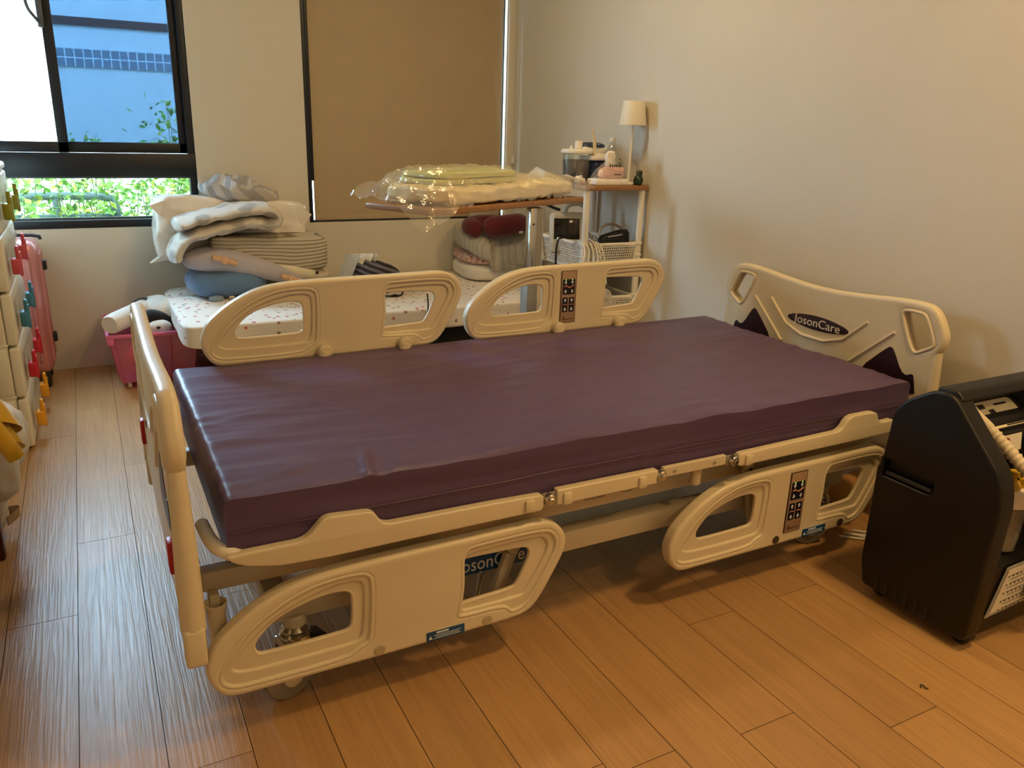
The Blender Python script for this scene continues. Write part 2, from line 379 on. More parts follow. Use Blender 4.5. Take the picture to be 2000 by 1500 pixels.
# ------------------------------------------------------------------ the room
XL, XR, YB, YF, ZC = -.92, 2.32, 4.42, -1.7, 2.62
PX0, PW = -.13854, .15597
joints = {-1: [2.06, 3.42], 0: [2.46, 3.735], 1: [1.39, 3.02], 2: [2.0], 3: [1.0, 3.3], 4: [1.85], 5: [1.05, 2.6], 6: [1.015, 2.4], 7: [1.62, 3.1], 8: [.99, 2.2], 9: [1.35, 2.9], 10: [.862, 2.3], 11: [1.35], 12: [1.7]}
def make_floor():
    v = []; f = []; tone = []
    for k in range(-6, 17):
        a, b = PX0+k*PW, PX0+(k+1)*PW
        a, b = max(a, XL), min(b, XR+.0)
        if b-a < .01: continue
        ys = [YF]+sorted(joints.get(k, [random.uniform(0, 1.3), random.uniform(1.8, 3.8)]))+[YB]
        if ys[1] > .8: ys.insert(1, ys[1]-1.3)
        ys = [y for y in ys if y >= YF]
        for y0, y1 in zip(ys, ys[1:]):
            o = len(v); g = .0009; c = .00095
            v += [(a+g, y0+g, -.001), (b-g, y0+g, -.001), (b-g, y1-g, -.001), (a+g, y1-g, -.001),
                  (a+c, y0+c, 0), (b-c, y0+c, 0), (b-c, y1-c, 0), (a+c, y1-c, 0)]
            q = [[o, o+1, o+5, o+4], [o+1, o+2, o+6, o+5], [o+2, o+3, o+7, o+6], [o+3, o, o+4, o+7], [o+4, o+5, o+6, o+7]]
            f += q; t = random.uniform(.88, 1.06); tone += [t]*len(q)
    n = len(f); o = len(v)
    v += [(XL-.1, YF-.1, -.03), (XR+.1, YF-.1, -.03), (XR+.1, YB+.1, -.03), (XL-.1, YB+.1, -.03),
          (XL-.1, YF-.1, -.0016), (XR+.1, YF-.1, -.0016), (XR+.1, YB+.1, -.0016), (XL-.1, YB+.1, -.0016)]
    f += [[o+3, o+2, o+1, o], [o+4, o+5, o+6, o+7], [o, o+1, o+5, o+4], [o+1, o+2, o+6, o+5], [o+2, o+3, o+7, o+6], [o+3, o, o+4, o+7]]; tone += [.3]*6
    me = bpy.data.meshes.new('floor'); me.from_pydata(v, [], f); me.materials.append(M['floor']); me.materials.append(M['seam'])
    me.polygons.foreach_set('material_index', [0]*n+[1]*6)
    at = me.color_attributes.new('tone', 'FLOAT_COLOR', 'CORNER')
    for p, t in zip(me.polygons, tone):
        for li in p.loop_indices: at.data[li].color = (t, t*.99, t*.97, 1)
    ob = bpy.data.objects.new('floor', me); COL.objects.link(ob); tag(ob, kind='structure')
make_floor()
W1 = (-.62, .522, .694, 2.08); W2 = (1.08, 2.262, .694, 2.2)
TH = .14
b = MB()
for x0, x1, z0, z1 in ((XL-.1, W1[0], 0, ZC), (W1[1], W2[0], 0, ZC), (W2[1], XR+.1, 0, ZC), (W1[0], W1[1], 0, W1[2]), (W1[0], W1[1], W1[3], ZC), (W2[0], W2[1], 0, W2[2]), (W2[0], W2[1], W2[3], ZC)):
    b.bb(x0, x1, YB, YB+TH, z0, z1, 'wall')
struct(b, 'wall_back', weld=False)
struct(MB().bb(XR, XR+.12, YF-.1, YB, 0, ZC, 'wall'), 'wall_right')
struct(MB().bb(XL-.12, XL, YF-.1, YB, 0, ZC, 'wall'), 'wall_left')
struct(MB().bb(XL, XR, YF-.12, YF, 0, ZC, 'wall'), 'wall_front')
struct(MB().bb(XL-.12, XR+.12, YF-.12, YB+TH, ZC, ZC+.12, 'ceil'), 'ceiling')
struct(MB().bb(2.268, 2.3195, YB-.012, YB, 0.0, ZC, 'wall', .004), 'trim_1')

# window 1: charcoal sliding window over a low fixed light
def window1():
    Y = YB+.012; x0, x1, z0, z1 = W1; D = .075
    w = MB()
    w.bb(x0, x0+.032, Y, Y+D, z0, z1, 'frame', .003); w.bb(x1-.034, x1, Y, Y+D, z0, z1, 'frame', .003)
    w.bb(x0, x1, Y, Y+D, z0, .732, 'frame', .003); w.bb(x0, x1, Y, Y+D, z1-.04, z1, 'frame', .003)
    w.bb(x0, x1, Y-.004, Y+D, .936, 1.046, 'frame', .003)
    w.bb(x0+.03, x1-.03, Y+.03, Y+.045, .73, .742, 'steelgrey'); w.bb(x0+.03, x1-.03, Y+.02, Y+.04, .928, .938, 'steelgrey')
    root = tag(w.build('window_1'), kind='structure')
    s = MB()
    for a, c, y in ((x0+.032, -.034, Y+.01), (-.08, x1-.034, Y+.036)):
        l = a if y == Y+.01 else a
        s = MB(); s.bb(a, a+.045, y, y+.024, 1.047, z1-.04, 'frame', .003); s.bb(c-.045+(.012 if c > 0 else 0), c, y, y+.024, 1.047, z1-.04, 'frame', .003)
        s.bb(a, c, y, y+.024, 1.047, 1.096, 'frame', .003); s.bb(a, c, y, y+.024, z1-.085, z1-.04, 'frame', .003)
        sash = tag(s.build('sash', root), kind='structure')
        tag(MB().bb(a+.043, c-.03, y+.010, y+.014, 1.094, z1-.083, 'glass' if c < 0 else 'bluegl').build('pane', sash), kind='structure')
    tag(MB().bb(x0+.03, x1-.03, Y+.036, Y+.041, .74, .93, 'lowgl').build('pane', root), kind='structure')
    h = MB(); h.bb(-.093, -.066, Y-.012, Y+.012, 1.585, 1.74, 'steelgrey', .006)
    h.tube([(-.085, Y-.01, 1.605), (-.1, Y-.03, 1.625), (-.125, Y-.036, 1.66), (-.13, Y-.034, 1.72), (-.125, Y-.03, 1.76)], .008, 'steelgrey', smooth=2)
    tag(h.build('latch_handle', root), kind='structure')
window1()
def window2():
    Y = YB+.03; x0, x1, z0, z1 = W2
    w = MB(); w.bb(x0, x0+.022, YB-.004, Y+.06, z0, z1, 'frame', .003); w.bb(x1-.03, x1, Y, Y+.06, z0, z1, 'frame', .003)
    w.bb(x0, x1, Y-.02, Y+.06, z0, .706, 'frame', .002); w.bb(x0, x1, Y, Y+.06, z1-.04, z1, 'frame', .003)
    w.bb(x0+.02, x0+.037, Y-.024, Y+.05, .915, z1, 'frame', .003)
    root = tag(w.build('window_2'), kind='structure')
    tag(MB().bb(x0+.02, x1-.02, Y+.03, Y+.035, .70, z1-.03, 'glass').build('pane', root), kind='structure')
window2()
t = thing('roller_blind', 'brown fabric roller blind pulled down over the right-hand window', 'blind', (1.67, YB+.012, .7))
b = MB(); b.grid(30, 2, lambda u, v: Vector((1.112+(2.243-1.112)*u, YB+.014+.003*math.sin(u*9)*v, .712+1.44*v)), 'blind')
b.grid(30, 2, lambda u, v: Vector((1.112+(2.243-1.112)*u, YB+.0155+.003*math.sin(u*9)*v, .712+1.44*v)), 'blind'); b.build('fabric', t, weld=False)
MB().bb(1.112, 2.243, YB+.008, YB+.022, .704, .735, 'blind', .004).build('hem_bar', t)
MB().cyl((1.115, YB+.03, 2.17), (2.25, YB+.03, 2.17), .022, 'blind').build('roller', t)
t = MB(); t.bb(2.300, 2.318, YB-.03, YB-.0122, 1.015, 1.055, 'white', .003); t.tube([(2.309, YB-.028, 1.05), (2.304, YB-.045, 1.055), (2.304, YB-.046, 1.015), (2.309, YB-.028, 1.02)], .003, 'white', smooth=1)
tag(t.build('cord_cleat', loc=(2.309, YB-.02, 1.035)), 'small white cord cleat fixed beside the blind near the wall corner', 'cleat')

# ------------------------------------------------------------------ outside the windows
struct(MB().bb(-6, 8, YB+TH, 9, -.2, .1, 'soil'), 'ground')
f = MB(); f.bb(-6, 8, 8.0, 8.3, 0, 2.24, 'facade'); f.bb(-6, 8, 7.985, 8.0, 1.60, 1.745, 'band'); f.bb(-.09, 8, 7.985, 8.0, 1.915, 1.98, 'brownband')
tag(f.build('facade_wall', loc=(0, 8, 0)), 'sunlit white neighbouring wall with a grey tile band seen through the window', 'wall', kind='structure')
def leafy(n, xr, yr, zr, zt, leafm, ls, stems, seed, spread=.25, lean=.25):
    random.seed(seed); mb = MB()
    for i in range(stems):
        x = random.uniform(*xr); y = random.uniform(*yr); a = random.uniform(-lean, lean); h = random.uniform(zt*.6, zt)
        P0 = Vector((x, y, zr)); P1 = P0+Vector((a*h, random.uniform(-.1, .1), h)); Pm = (P0+P1)/2+Vector((random.uniform(-.05, .05), 0, 0))
        mb.tube([P0, Pm, P1], .004, 'stem', 5, rf=lambda u: .006*(1-.7*u))
        for j in range(n):
            u = random.uniform(.12, 1); p = P0.lerp(P1, u)+Vector((random.gauss(0, spread*.45), random.gauss(0, spread*.4), random.gauss(0, .05)))
            d = Vector((random.gauss(0, 1), random.gauss(0, .8), random.gauss(.2, .6))).normalized(); L = ls*random.uniform(.6, 1.2)
            s = d.cross(Vector((random.gauss(0, 1), random.gauss(0, 1), 1))).normalized()*L*.28; up = d.cross(s).normalized()*L*.1
            mb.add([p, p+d*L*.5+s, p+d*L, p+d*L*.5-s, p+d*L*.5+up], [[0, 1, 4], [1, 2, 4], [2, 3, 4], [3, 0, 4]], leafm if random.random() < .7 else 'leaf2')
    random.seed(seed+1); return mb
tag(leafy(90, (-.8, 1.0), (5.4, 6.9), .1, 1.0, 'leaf', .055, 44, 3, .3).build('undergrowth', loc=(0, 6, .1), weld=False), 'tangle of bright green plants outside the low window pane', 'plants', kind='stuff')
tag(leafy(120, (.55, .95), (6.9, 7.3), .1, 1.25, 'leaf', .07, 6, 9, .3, .1).build('garden_shrub', loc=(.75, 7.1, .1), weld=False), 'taller green shrub against the wall behind the blue window pane', 'shrub')
g = MB(); g.tube([(-.46, 6.0, .56), (-.45, 6.0, .69), (-.38, 6.0, .715), (.12, 6, .715), (.19, 6, .68), (.19, 6, .1)], .026, 'rail', 10, 2)
g.cyl((-.46, 6, .1), (-.46, 6, .58), .026, 'rail'); g.cyl((-.16, 6, .1), (-.16, 6, .71), .022, 'rail'); g.bb(-.46, .19, 5.98, 6.02, .56, .6, 'rail', .005)
tag(g.build('garden_railing', loc=(-.1, 6, .1)), 'grey tubular railing among the plants outside the low window pane', 'railing')

# ------------------------------------------------------------------ hospital bed
BX, BY = 1.1, 1.9
bed = thing('hospital_bed', 'cream adjustable hospital bed with raised far rails and lowered near rails', 'bed', (BX, BY, 0))
RO = [(.104, .204), (.118, .242), (.145, .273), (.19, .31), (.241, .339), (.292, .357), (.362, .366), (.452, .369), (.527, .37), (.671, .371), (.786, .373), (.852, .374), (.886, .364), (.912, .339), (.925, .303), (.918, .267), (.876, .186), (.848, .139), (.818, .116), (.774, .112), (.714, .111), (.524, .11), (.333, .11), (.227, .11), (.159, .11), (.134, .117), (.113, .145), (.103, .18)]
D1 = [(.436, .342), (.378, .346), (.308, .337), (.239, .304), (.186, .263), (.147, .21), (.128, .176), (.129, .152), (.147, .135), (.193, .13), (.389, .13), (.408, .146), (.435, .156), (.441, .181), (.447, .313)]
D2 = [(.425, .327), (.378, .331), (.307, .317), (.237, .285), (.185, .237), (.152, .196), (.146, .178), (.157, .164), (.196, .157), (.405, .157), (.42, .166), (.429, .188), (.434, .299)]
DH = [(.195, .218), (.204, .235), (.236, .27), (.289, .294), (.341, .306), (.384, .306), (.402, .296), (.407, .278), (.405, .208), (.395, .194), (.38, .19), (.218, .188), (.2, .195)]
T1 = [(.651, .305), (.653, .32), (.664, .343), (.68, .347), (.859, .35), (.889, .333), (.902, .296), (.873, .233), (.835, .164), (.819, .142), (.794, .133), (.778, .133), (.762, .157), (.653, .157), (.641, .163), (.644, .18), (.653, .24)]
T2 = [(.655, .3), (.657, .318), (.668, .331), (.85, .334), (.873, .322), (.884, .292), (.859, .238), (.822, .172), (.808, .165), (.663, .165), (.65, .17), (.65, .185), (.657, .24)]
THo = [(.640, .308), (.652, .315), (.764, .311), (.82, .309), (.835, .291), (.83, .264), (.8, .198), (.784, .19), (.685, .186), (.655, .184), (.646, .172), (.645, .185), (.653, .213), (.654, .245), (.647, .278)]
def zs(o): return [(x, .11+(z-.11)*.925) for x, z in o]
def rail(dx, dz, y, near, head):
    T = Matrix.Translation((dx, 0, dz)) @ XZ(y); mb = MB(); f = lambda o, k=2: sm2(zs(o), k)
    mb.panel([f(RO), f(D1), f(T1)], T, .038, 'beige', .009, 4)
    mb.panel([f(D1, 2), f(D2)], T, .025, 'beige', 0); mb.panel([f(T1), f(T2)], T, .025, 'beige', 0)
    mb.panel([f(D2), f(DH)], T, .011, 'beige', 0); mb.panel([f(T2), f(THo)], T, .011, 'beige', 0)
    # soft steps between the levels
    for o, r, d in ((D1, .006, .013), (D2, .006, .0065), (DH, .005, .0012), (T1, .006, .013), (T2, .006, .0065), (THo, .005, .0012)):
        for sg in (-1, 1):
            mb.tube([T @ Vector((a, b, sg*d)) for a, b in sm2(zs(o), 2)], r, 'beige', 8, closed=True)
    o = mb.build('side_rail', bed, sharp=50)
    s = -1 if near else -1
    yf = y-.019
    for u in ((.487, .746) if near and head else (.456, .716)):
        k = MB()
        if near: k.cyl((u+dx, yf+.002, .129+dz), (u+dx, yf-.0022, .129+dz), .0125, 'dkplug' if head else 'beiged', bev=.001).build('pivot_plug', o)
        else:
            a = Vector((u+dx, yf, .131+dz)); k.cyl(a+Vector((0, .008, 0)), a+Vector((0, -.03, 0)), .022, 'beige', bev=.006)
            k.tube([a+Vector((0, -.02, 0)), a+Vector((-.012, -.024, -.05)), a+Vector((-.05, -.024, -.15))], .019, 'beige', 12, 1); k.build('rail_arm', o)
    if near:
        lb = MB(); cx = (.611 if not head else .637)+dx; z = .1265+dz
        lb.box((cx, yf-.0006, z), (.093, .0012, .024), 'blue', .0003)
        lb.panel([[(cx-.042, z-.007), (cx-.032, z-.007), (cx-.037, z+.002)]], XZ(yf-.0014), .0004, 'cap'); 
        lb.box((cx-.008, yf-.0014, z+.0075), (.03, .0004, .0045), 'cap')
        for i in range(3): lb.box((cx+.004, yf-.0014, z+.0015-i*.0042), (.066-.01*(i % 2), .0004, .0013), 'cap')
        lb.build('warning_label', o)
    if head:
        p = MB(); cx = .543+dx-(0 if near else .045); z = .242+dz-.004; q = lambda th: Matrix.Translation((0, -th, 0))
        p.box((cx, yf-.0012, z), (.064, .0024, .186), 'border', .0008); p.box((cx, yf-.0026, z), (.058, .0008, .182), 'bronze', .0002)
        y2 = yf-.0032
        for a, b, w, h in ((0, .036, .05, .054), (-.0135, -.028, .022, .052), (.0135, -.028, .022, .052)):
            p.panel([rrect(cx+a-w/2, cx+a+w/2, z+b-h/2, z+b+h/2, .003)], XZ(y2), .0012, 'key')
        for a, b, sg in ((-.0135, .052, 1), (.0135, .052, 1), (-.0135, .02, -1), (.0135, .02, -1), (-.0135, -.012, 1), (.0135, -.012, 1), (-.0135, -.044, -1), (.0135, -.044, -1)):
            ar = [(-.0022, -.006), (.0022, -.006), (.0022, 0), (.006, 0), (0, .0065), (-.006, 0), (-.0022, 0)]
            p.panel([[(cx+a+x, z+b+yy*sg) for x, yy in ar]], XZ(y2-.0009), .0005, 'arrow')
        p.tube([(cx-.02, y2-.001, z+.037), (cx-.01, y2-.001, z+.04), (cx-.002, y2-.001, z+.034), (cx+.006, y2-.001, z+.034), (cx+.02, y2-.001, z+.042)], .0018, 'orange', 6)
        for a in (-.0135, .0135): p.tube([(cx+a-.007, y2-.001, z-.028), (cx+a, y2-.001, z-.0265), (cx+a+.007, y2-.001, z-.028)], .0014, 'orange', 6)
        for a in (-.0135, .0135): p.cyl((cx+a, y2, z+.061), (cx+a, y2-.0014, z+.061), .0017, 'led', n=8)
        p.panel([[(cx-.022, z-.083), (cx-.01, z-.083), (cx-.01, z-.078), (cx-.016, z-.07), (cx-.022, z-.078)], [(cx-.0195, z-.081), (cx-.0125, z-.081), (cx-.0125, z-.0785), (cx-.016, z-.074), (cx-.0195, z-.0785)]], XZ(y2), .0004, 'border')
        p.text('JosonCare', XZ(y2) @ Matrix.Translation((cx+.007, z-.08, 0)), .0075, 'border', .0002)
        p.build('control_panel', o)
    return o
YN, YFR = 1.444, 2.385
rail(0, 0, YN, True, False); rail(1.138, 0, YN, True, True)
rail(.146, .418, YFR, False, False); rail(.981, .418, YFR, False, True)

# side boards that hold the mattress (profile in X,z)
def seg(o, y, name, m='beige', th=.022, bev=.004, r=.012): return MB().panel([rpoly(o, r, 4)], XZ(y), th, m, bev).build(name, bed)
for y, s in ((1.432, 1), (2.368, -1)):
    a = [(.155, .43), (.172, .412), (.2, .4), (.26, .387), (.36, .383), (.5, .384), (.795, .384), (.853, .384), (.853, .424), (.72, .428), (.482, .431), (.466, .437), (.452, .461), (.44, .467), (.36, .473), (.345, .469), (.315, .438), (.298, .431), (.2, .431)]
    o1 = seg(a, y, 'side_board')
    o2 = seg([(.888, .389), (1.178, .39), (1.178, .427), (.888, .428)], y, 'side_board', r=.005)
    o3 = seg([(1.2, .398), (1.405, .398), (1.405, .425), (1.2, .425)], y+.004*s, 'hinge_bar', 'beigem', .012, .002, .004)
    o4 = seg([(1.442, .388), (1.9, .39), (2.045, .392), (2.045, .434), (1.99, .432), (1.975, .44), (1.962, .466), (1.94, .47), (1.86, .47), (1.842, .462), (1.825, .438), (1.81, .43), (1.442, .424)], y, 'side_board')
    yo = y-.012*s
    for o, xs in ((o1, (.815,)), (o2, (.915, 1.13)), (o4, (1.475,))):
        for x in xs: MB().box((x, yo-.001*s, .404), (.024, .009, .03), 'beige', .004).build('clip_boss', o)
    for x in (.868, 1.188, 1.424):
        k = MB(); k.cyl((x, y+.004*s, .409), (x, yo-.006*s, .409), .0135, 'chrome', bev=.003); k.cyl((x, yo-.006*s, .409), (x, yo-.011*s, .409), .007, 'chrome', n=6, bev=.001); k.build('hinge_bolt', bed)
    for x in (1.235, 1.365): MB().lathe([(.005, 0), (.004, .003), (.001, .0045)], (x, y-.0018*s, .411), 'chrome', (0, -s, 0), 12).build('rivet', o3)
    for x0, x1 in ((.853, .885), (1.178, 1.2), (1.405, 1.442)): MB().bb(x0, x1+.004, y-.003, y+.003, .395, .422, 'grey', .001).build('hinge_plate', bed)
# foot-end corner sweep of the deck edge
for y, s in ((1.435, 1), (2.365, -1)):
    b = MB(); b.tube([(.2, y+.002*s, .412), (.165, y+.01*s, .425), (.142, y+.05*s, .43), (.135, y+.14*s, .432)], .014, 'white', 10, 2); b.build('corner_guard', bed)
d = MB(); d.bb(.19, 2.1, 1.455, 2.345, .392, .404, 'grey', .003); d.build('mattress_deck', bed)
u = MB()
for y in (1.56, 2.24): u.bb(.12, 2.12, y-.02, y+.02, .292, .338, 'beigem', .006)
for x in (.4, 1.05, 1.7): u.bb(x-.02, x+.02, 1.56, 2.24, .3, .336, 'grey', .004); u.bb(x-.03, x+.03, 1.5, 2.3, .338, .392, 'grey', .004)
u.build('upper_frame', bed)
l = MB()
for y in (1.55, 2.25): l.bb(.24, 2.0, y-.022, y+.022, .188, .246, 'beigem', .006)
for x in (.27, 1.95): l.bb(x-.025, x+.025, 1.55, 2.25, .19, .244, 'beigem', .006)
lf = l.build('base_frame', bed)
p = MB(); p.panel([rrect(.66, .885, .193, .243, .006)], XZ(1.5265), .002, 'blue', .0005); p.text('JosonCare', XZ(1.5252) @ Matrix.Translation((.775, .217, 0)), .05, 'ltext', .0004, .86); p.build('name_plate', lf)
for x0, z0, x1, z1 in ((.815, .24, .755, .075), (1.56, .36, 1.62, .12), (.815, .24, .86, .31), (1.62, .25, 1.56, .33)):
    a = MB(); dirv = Vector((x1-x0, 0, z1-z0)); L = dirv.length; a.box(((x0+x1)/2, 1.508, (z0+z1)/2), (.03, .02, L), 'beigem', .004, rot=(0, math.atan2(dirv.x, dirv.z), 0)); a.build('lift_arm', bed)
MB().cyl((.742, 1.512, .2), (.715, 1.512, .075), .007, 'chrome').build('damper_rod', bed)
a = MB(); a.bb(1.25, 1.75, 1.75, 2.05, .2, .29, 'black', .02); a.cyl((1.0, 1.9, .26), (1.5, 1.9, .25), .022, 'grey'); a.build('lift_motor', bed)
a = MB(); a.bb(.96, 1.06, 1.9, 1.93, .22, .34, 'black', .005); a.build('cable_clip', bed)
a = MB(); a.tube([(1.105, 1.5, .372), (1.112, 1.49, .35), (1.135, 1.49, .342), (1.16, 1.49, .348), (1.168, 1.5, .375)], .0045, 'beige', 8, 2); a.build('drainage_hook', bed)
MB().cyl((1.345, 1.47, .395), (1.343, 1.47, .335), .014, 'beige', bev=.006).build('stop_peg', bed)
for x in (.14, 2.1):
    a = MB(); a.lathe([(.017, 0), (.018, .06), (.021, .075), (.0235, .083), (.02, .084), (.017, .07), (.015, .01)], (x, 1.505, .205), 'beige', n=24, cap=False); a.bb(x-.01, x+.01, 1.515, 1.56, .22, .3, 'beigem', .003); a.build('pole_socket', bed)
def caster(x, y, rz):
    T = Matrix.Translation((x, y, 0)) @ Matrix.Rotation(rz, 4, 'Z')
    c = MB(); c.M = T; c.cyl((0, 0, .17), (0, 0, .2), .026, 'beigem', bev=.004); c.lathe([(.022, 0), (.034, .004), (.034, .013), (.028, .018), (.03, .024), (.02, .034)], (0, 0, .138), 'chrome')
    for s in (-1, 1): c.box((.012, s*.025, .098), (.05, .005, .09), 'chrome', .002)
    c.box((.008, 0, .135), (.062, .056, .02), 'chrome', .006); o = c.build('caster', bed)
    w = MB(); w.M = T
    for s in (-1, 1): w.lathe([(.028, -.009), (.05, -.009), (.058, -.006), (.06, 0), (.058, .006), (.05, .009), (.028, .009)], (.025, s*.012, .0605), 'grey', (0, 1, 0), 32)
    w.lathe([(.012, -.032), (.024, -.03), (.024, .03), (.012, .032)], (.025, 0, .0605), 'beigem', (0, 1, 0)); w.build('wheel', o)
    q = MB(); q.M = T; q.box((-.045, 0, .125), (.05, .05, .008), 'black', .003, rot=(0, R(-18), 0)); q.build('brake_pedal', o)
for a in ((.3, 1.54, R(200)), (1.92, 1.54, R(160)), (.3, 2.26, R(20)), (1.92, 2.26, R(-30))): caster(*a)

# head and foot boards, outline in (-(Y-centre), z)
HBO = [(.462, .30), (.455, .498), (.44, .593), (.46, .62), (.47, .643), (.469, .676), (.443, .723), (.42, .746), (.39, .756), (.299, .754), (.157, .738), (0, .728)]
def endboard(x, th, name, logo):
    c = 1.885; T = YZ(x) @ Matrix.Translation((-c, 0, 0))
    half = HBO; out = half+[(-a, z) for a, z in half[::-1][1:]]
    out = sm2([(.43, .26), *out, (-.43, .26)], 2)
    inn = sm2([(.41, .285), *[(a*.925, .28+(z-.28)*.945) for a, z in half[1:]], *[(-a*.925, .28+(z-.28)*.945) for a, z in half[::-1][1:]], (-.41, .285)], 2)
    hole = [(.316, .722), (.38, .725), (.4, .717), (.438, .645), (.436, .63), (.394, .605), (.38, .598), (.361, .613), (.318, .702)]
    holes = [sm2(hole, 2), sm2([(-a, z) for a, z in hole][::-1], 2)]
    big = [sm2([(a+k, z+j) for a, z in hole], 2) for k, j in ((0, 0),)]
    mb = MB()
    mb.panel([out, *holes], T, th, 'beige', .013, 5)
    for h in holes: mb.tube([T @ Vector((a, z, sg*th*.42)) for sg in (1,) for a, z in h], .006, 'beige', 8, closed=True); mb.tube([T @ Vector((a, z, -th*.42)) for a, z in h], .006, 'beige', 8, closed=True)
    # round top bead
    top = [(a, z-.008) for a, z in out if z > .3]
    o = mb.build(name, bed, sharp=50)
    for sg in (1, -1):
        zf = sg*(th/2)
        for pts in ([(-.303, .646), (-.15, .51)], [(.303, .646), (.15, .51)], [(-.222, .655), (-.112, .552), (.088, .552), (.2, .655)]):
            MB().tube([T @ Vector((a, z, zf)) for a, z in pts], .0055, 'beige', 8, 1).build('raised_stripe', o)
        tri = [(.198, .46), (.198, .503), (.285, .592), (.3, .6), (.313, .588), (.345, .535), (.366, .523), (.386, .535), (.394, .526), (.41, .46)]
        for m in (1, -1):
            MB().panel([sm2([(a*m, z) for a, z in tri], 1)], T @ Matrix.Translation((0, 0, zf)), .003, 'maroon').build('dark_inlay', o)
    if logo:
        lp = MB(); ls = [(-.135, .597), (-.13, .615), (-.06, .628), (0, .631), (.06, .628), (.13, .615), (.135, .597), (.06, .584), (0, .581), (-.06, .584)]
        lp.panel([sm2(ls, 1)], T @ Matrix.Translation((0, 0, th/2)), .004, 'maroon', .001)
        lp.text('JosonCare', T @ Matrix.Translation((.0, .605, th/2+.0024)), .042, 'ltext', .0004, 1.12); lp.build('logo_plate', o)
    for m in (1, -1):
        MB().bb(x-th/2-.004, x+th/2+.002, c-m*.452-.024, c-m*.452+.024, .212, .296, 'beige', .008, 3).build('end_cap', o)
        MB().tube([(x, c-m*(.452-.008*i/12), .285+.33*i/12) for i in range(13)], .02, 'beige', 16, rf=lambda u: .0235-.0085*u*u).build('corner_post', o)
    return o
hb = endboard(2.215, .034, 'headboard', True)
fb = endboard(.09, .034, 'footboard', False)
for y in (1.52, 2.25): MB().box((.07, y, .405), (.014, .035, .07), 'red', .005).build('release_handle', fb)

# mattress
def mattress():
    x0, x1, y0, y1, z0, z1 = .165, 2.125, 1.447, 2.362, .404, .538
    nx, ny = 220, 110; r = .014; mb = MB()
    def wr(x, y):
        a = noise.noise(Vector((x*1.3+3, (y+x*.22)*11, 0))); a2 = noise.noise(Vector((x*2.2+9, (y-x*.35)*17, 4)))
        foot = max(0, 1-(x-x0)/.6); edge = max(0, 1-(y-y0)/.16)
        g1 = (1-abs(noise.noise(Vector((x*.9+2, (y-.16*x)*9, 8)))))**4; g2 = (1-abs(noise.noise(Vector((x*1.6, (y+.1*x)*21, 3)))))**4
        d = .0055*g1+.0034*g2*(.45+foot)+(.006*math.exp(-((x-.445-.2*(y-1.42))/.009)**2)-.004*math.exp(-((x-.475-.2*(y-1.42))/.02)**2))*max(0, min(1, (1.60-y)/.06))-.003*abs(a)-.0016*abs(a2)-.004
        d += edge*.006*noise.noise(Vector((x*9, y*3, 2)))+.003*noise.noise(Vector((x*1.6, y*2, 6)))
        return d
    def fn(u, v):
        # wrap: v runs bottom near -> top near -> top far -> bottom far
        x = x0+(x1-x0)*u
        H = z1-z0; L = y1-y0; tot = 2*H+L; q = v*tot
        ex = min(1, (min(u, 1-u)*(x1-x0))/.02); dr = (1-math.sqrt(max(0, 1-(1-ex)**2)))*.014
        if q < H: y, z, w = y0, z0+q, 0
        elif q < H+L: y, z, w = y0+(q-H), z1, 1
        else: y, z, w = y1, z1-(q-H-L), 2
        if w == 1:
            e = min(1, min(y-y0, y1-y)/r); z -= r*(1-math.sqrt(max(0, 1-(1-e)**2)))*.8
            z += wr(x, y)-dr
        else:
            s = -1 if w == 0 else 1; t = (z1-z)/H
            y += s*(.004*noise.noise(Vector((x*7, z*9, 3)))*t+.0035*math.sin(x*3)*t+.004*noise.noise(Vector((x*3+z*14, z*20, 7)))+(.003 if .5 < t < .56 else 0))
            if t < .12: z += wr(x, y)*(1-t/.12)-dr
        return Vector((x, y, z))
    mb.grid(nx, ny, fn, 'purple')
    for u in (0, 1):
        n = ny; v = [fn(u, j/(ny-1)) for j in range(ny)]; mb.add(v, [list(range(ny))], 'purple')
    t = thing('mattress', 'purple waterproof mattress with a wrinkled cover lying on the hospital bed', 'mattress', (1.1, 1.9, z0))
    mb.build('cover', t, sharp=60)
    s = MB(); s.tube([(x0+.004+i*(x1-x0-.008)/40, y0-.006+.003*noise.noise(Vector((i*.4, 0, 0))), .467+.004*noise.noise(Vector((i*.3, 5, 0)))) for i in range(41)], .0011, 'purple', 6); s.build('zip_flap', t)
    return t
mattress()

# ------------------------------------------------------------------ day bed by the back wall and the piles on it
t = thing('day_bed_base', 'dark low bed base under the floral mattress by the back wall', 'bed base', (1.35, 3.95, 0))
MB().bb(.5, 2.2, 3.56, 4.36, .06, .283, 'dark', .01).build('frame', t)
for x in (.56, 2.14):
    for y in (3.62, 4.3): MB().bb(x-.03, x+.03, y-.03, y+.03, 0, .065, 'dark', .004).build('leg', t)
t = thing('mattress', 'single mattress in a white floral fitted sheet beside the back wall', 'mattress', (1.3, 3.92, .283))
soft((1.275, 3.925, .338), (1.95, .93, .112), 'sheet', 14, 44, seed=15, amp=.004, ns=6).build('fitted_sheet', t)

t = thing('plush_cushion', 'blue round plush cushion with little grey feet at the bottom of the left pile', 'cushion', (.57, 4.1, .392))
soft((.575, 4.1, .463), (.37, .32, .145), 'bluep', 2.8, rot=(0, 0, .1), seed=1).build('body', t)
for x, y in ((.5, 3.945), (.64, 3.96)): soft((x, y, .405), (.07, .06, .03), 'greyblue', 2.4, 8).build('foot', t)
soft((.57, 3.935, .41), (.03, .02, .012), 'creamp', 2.2, 5).build('care_tag', t)

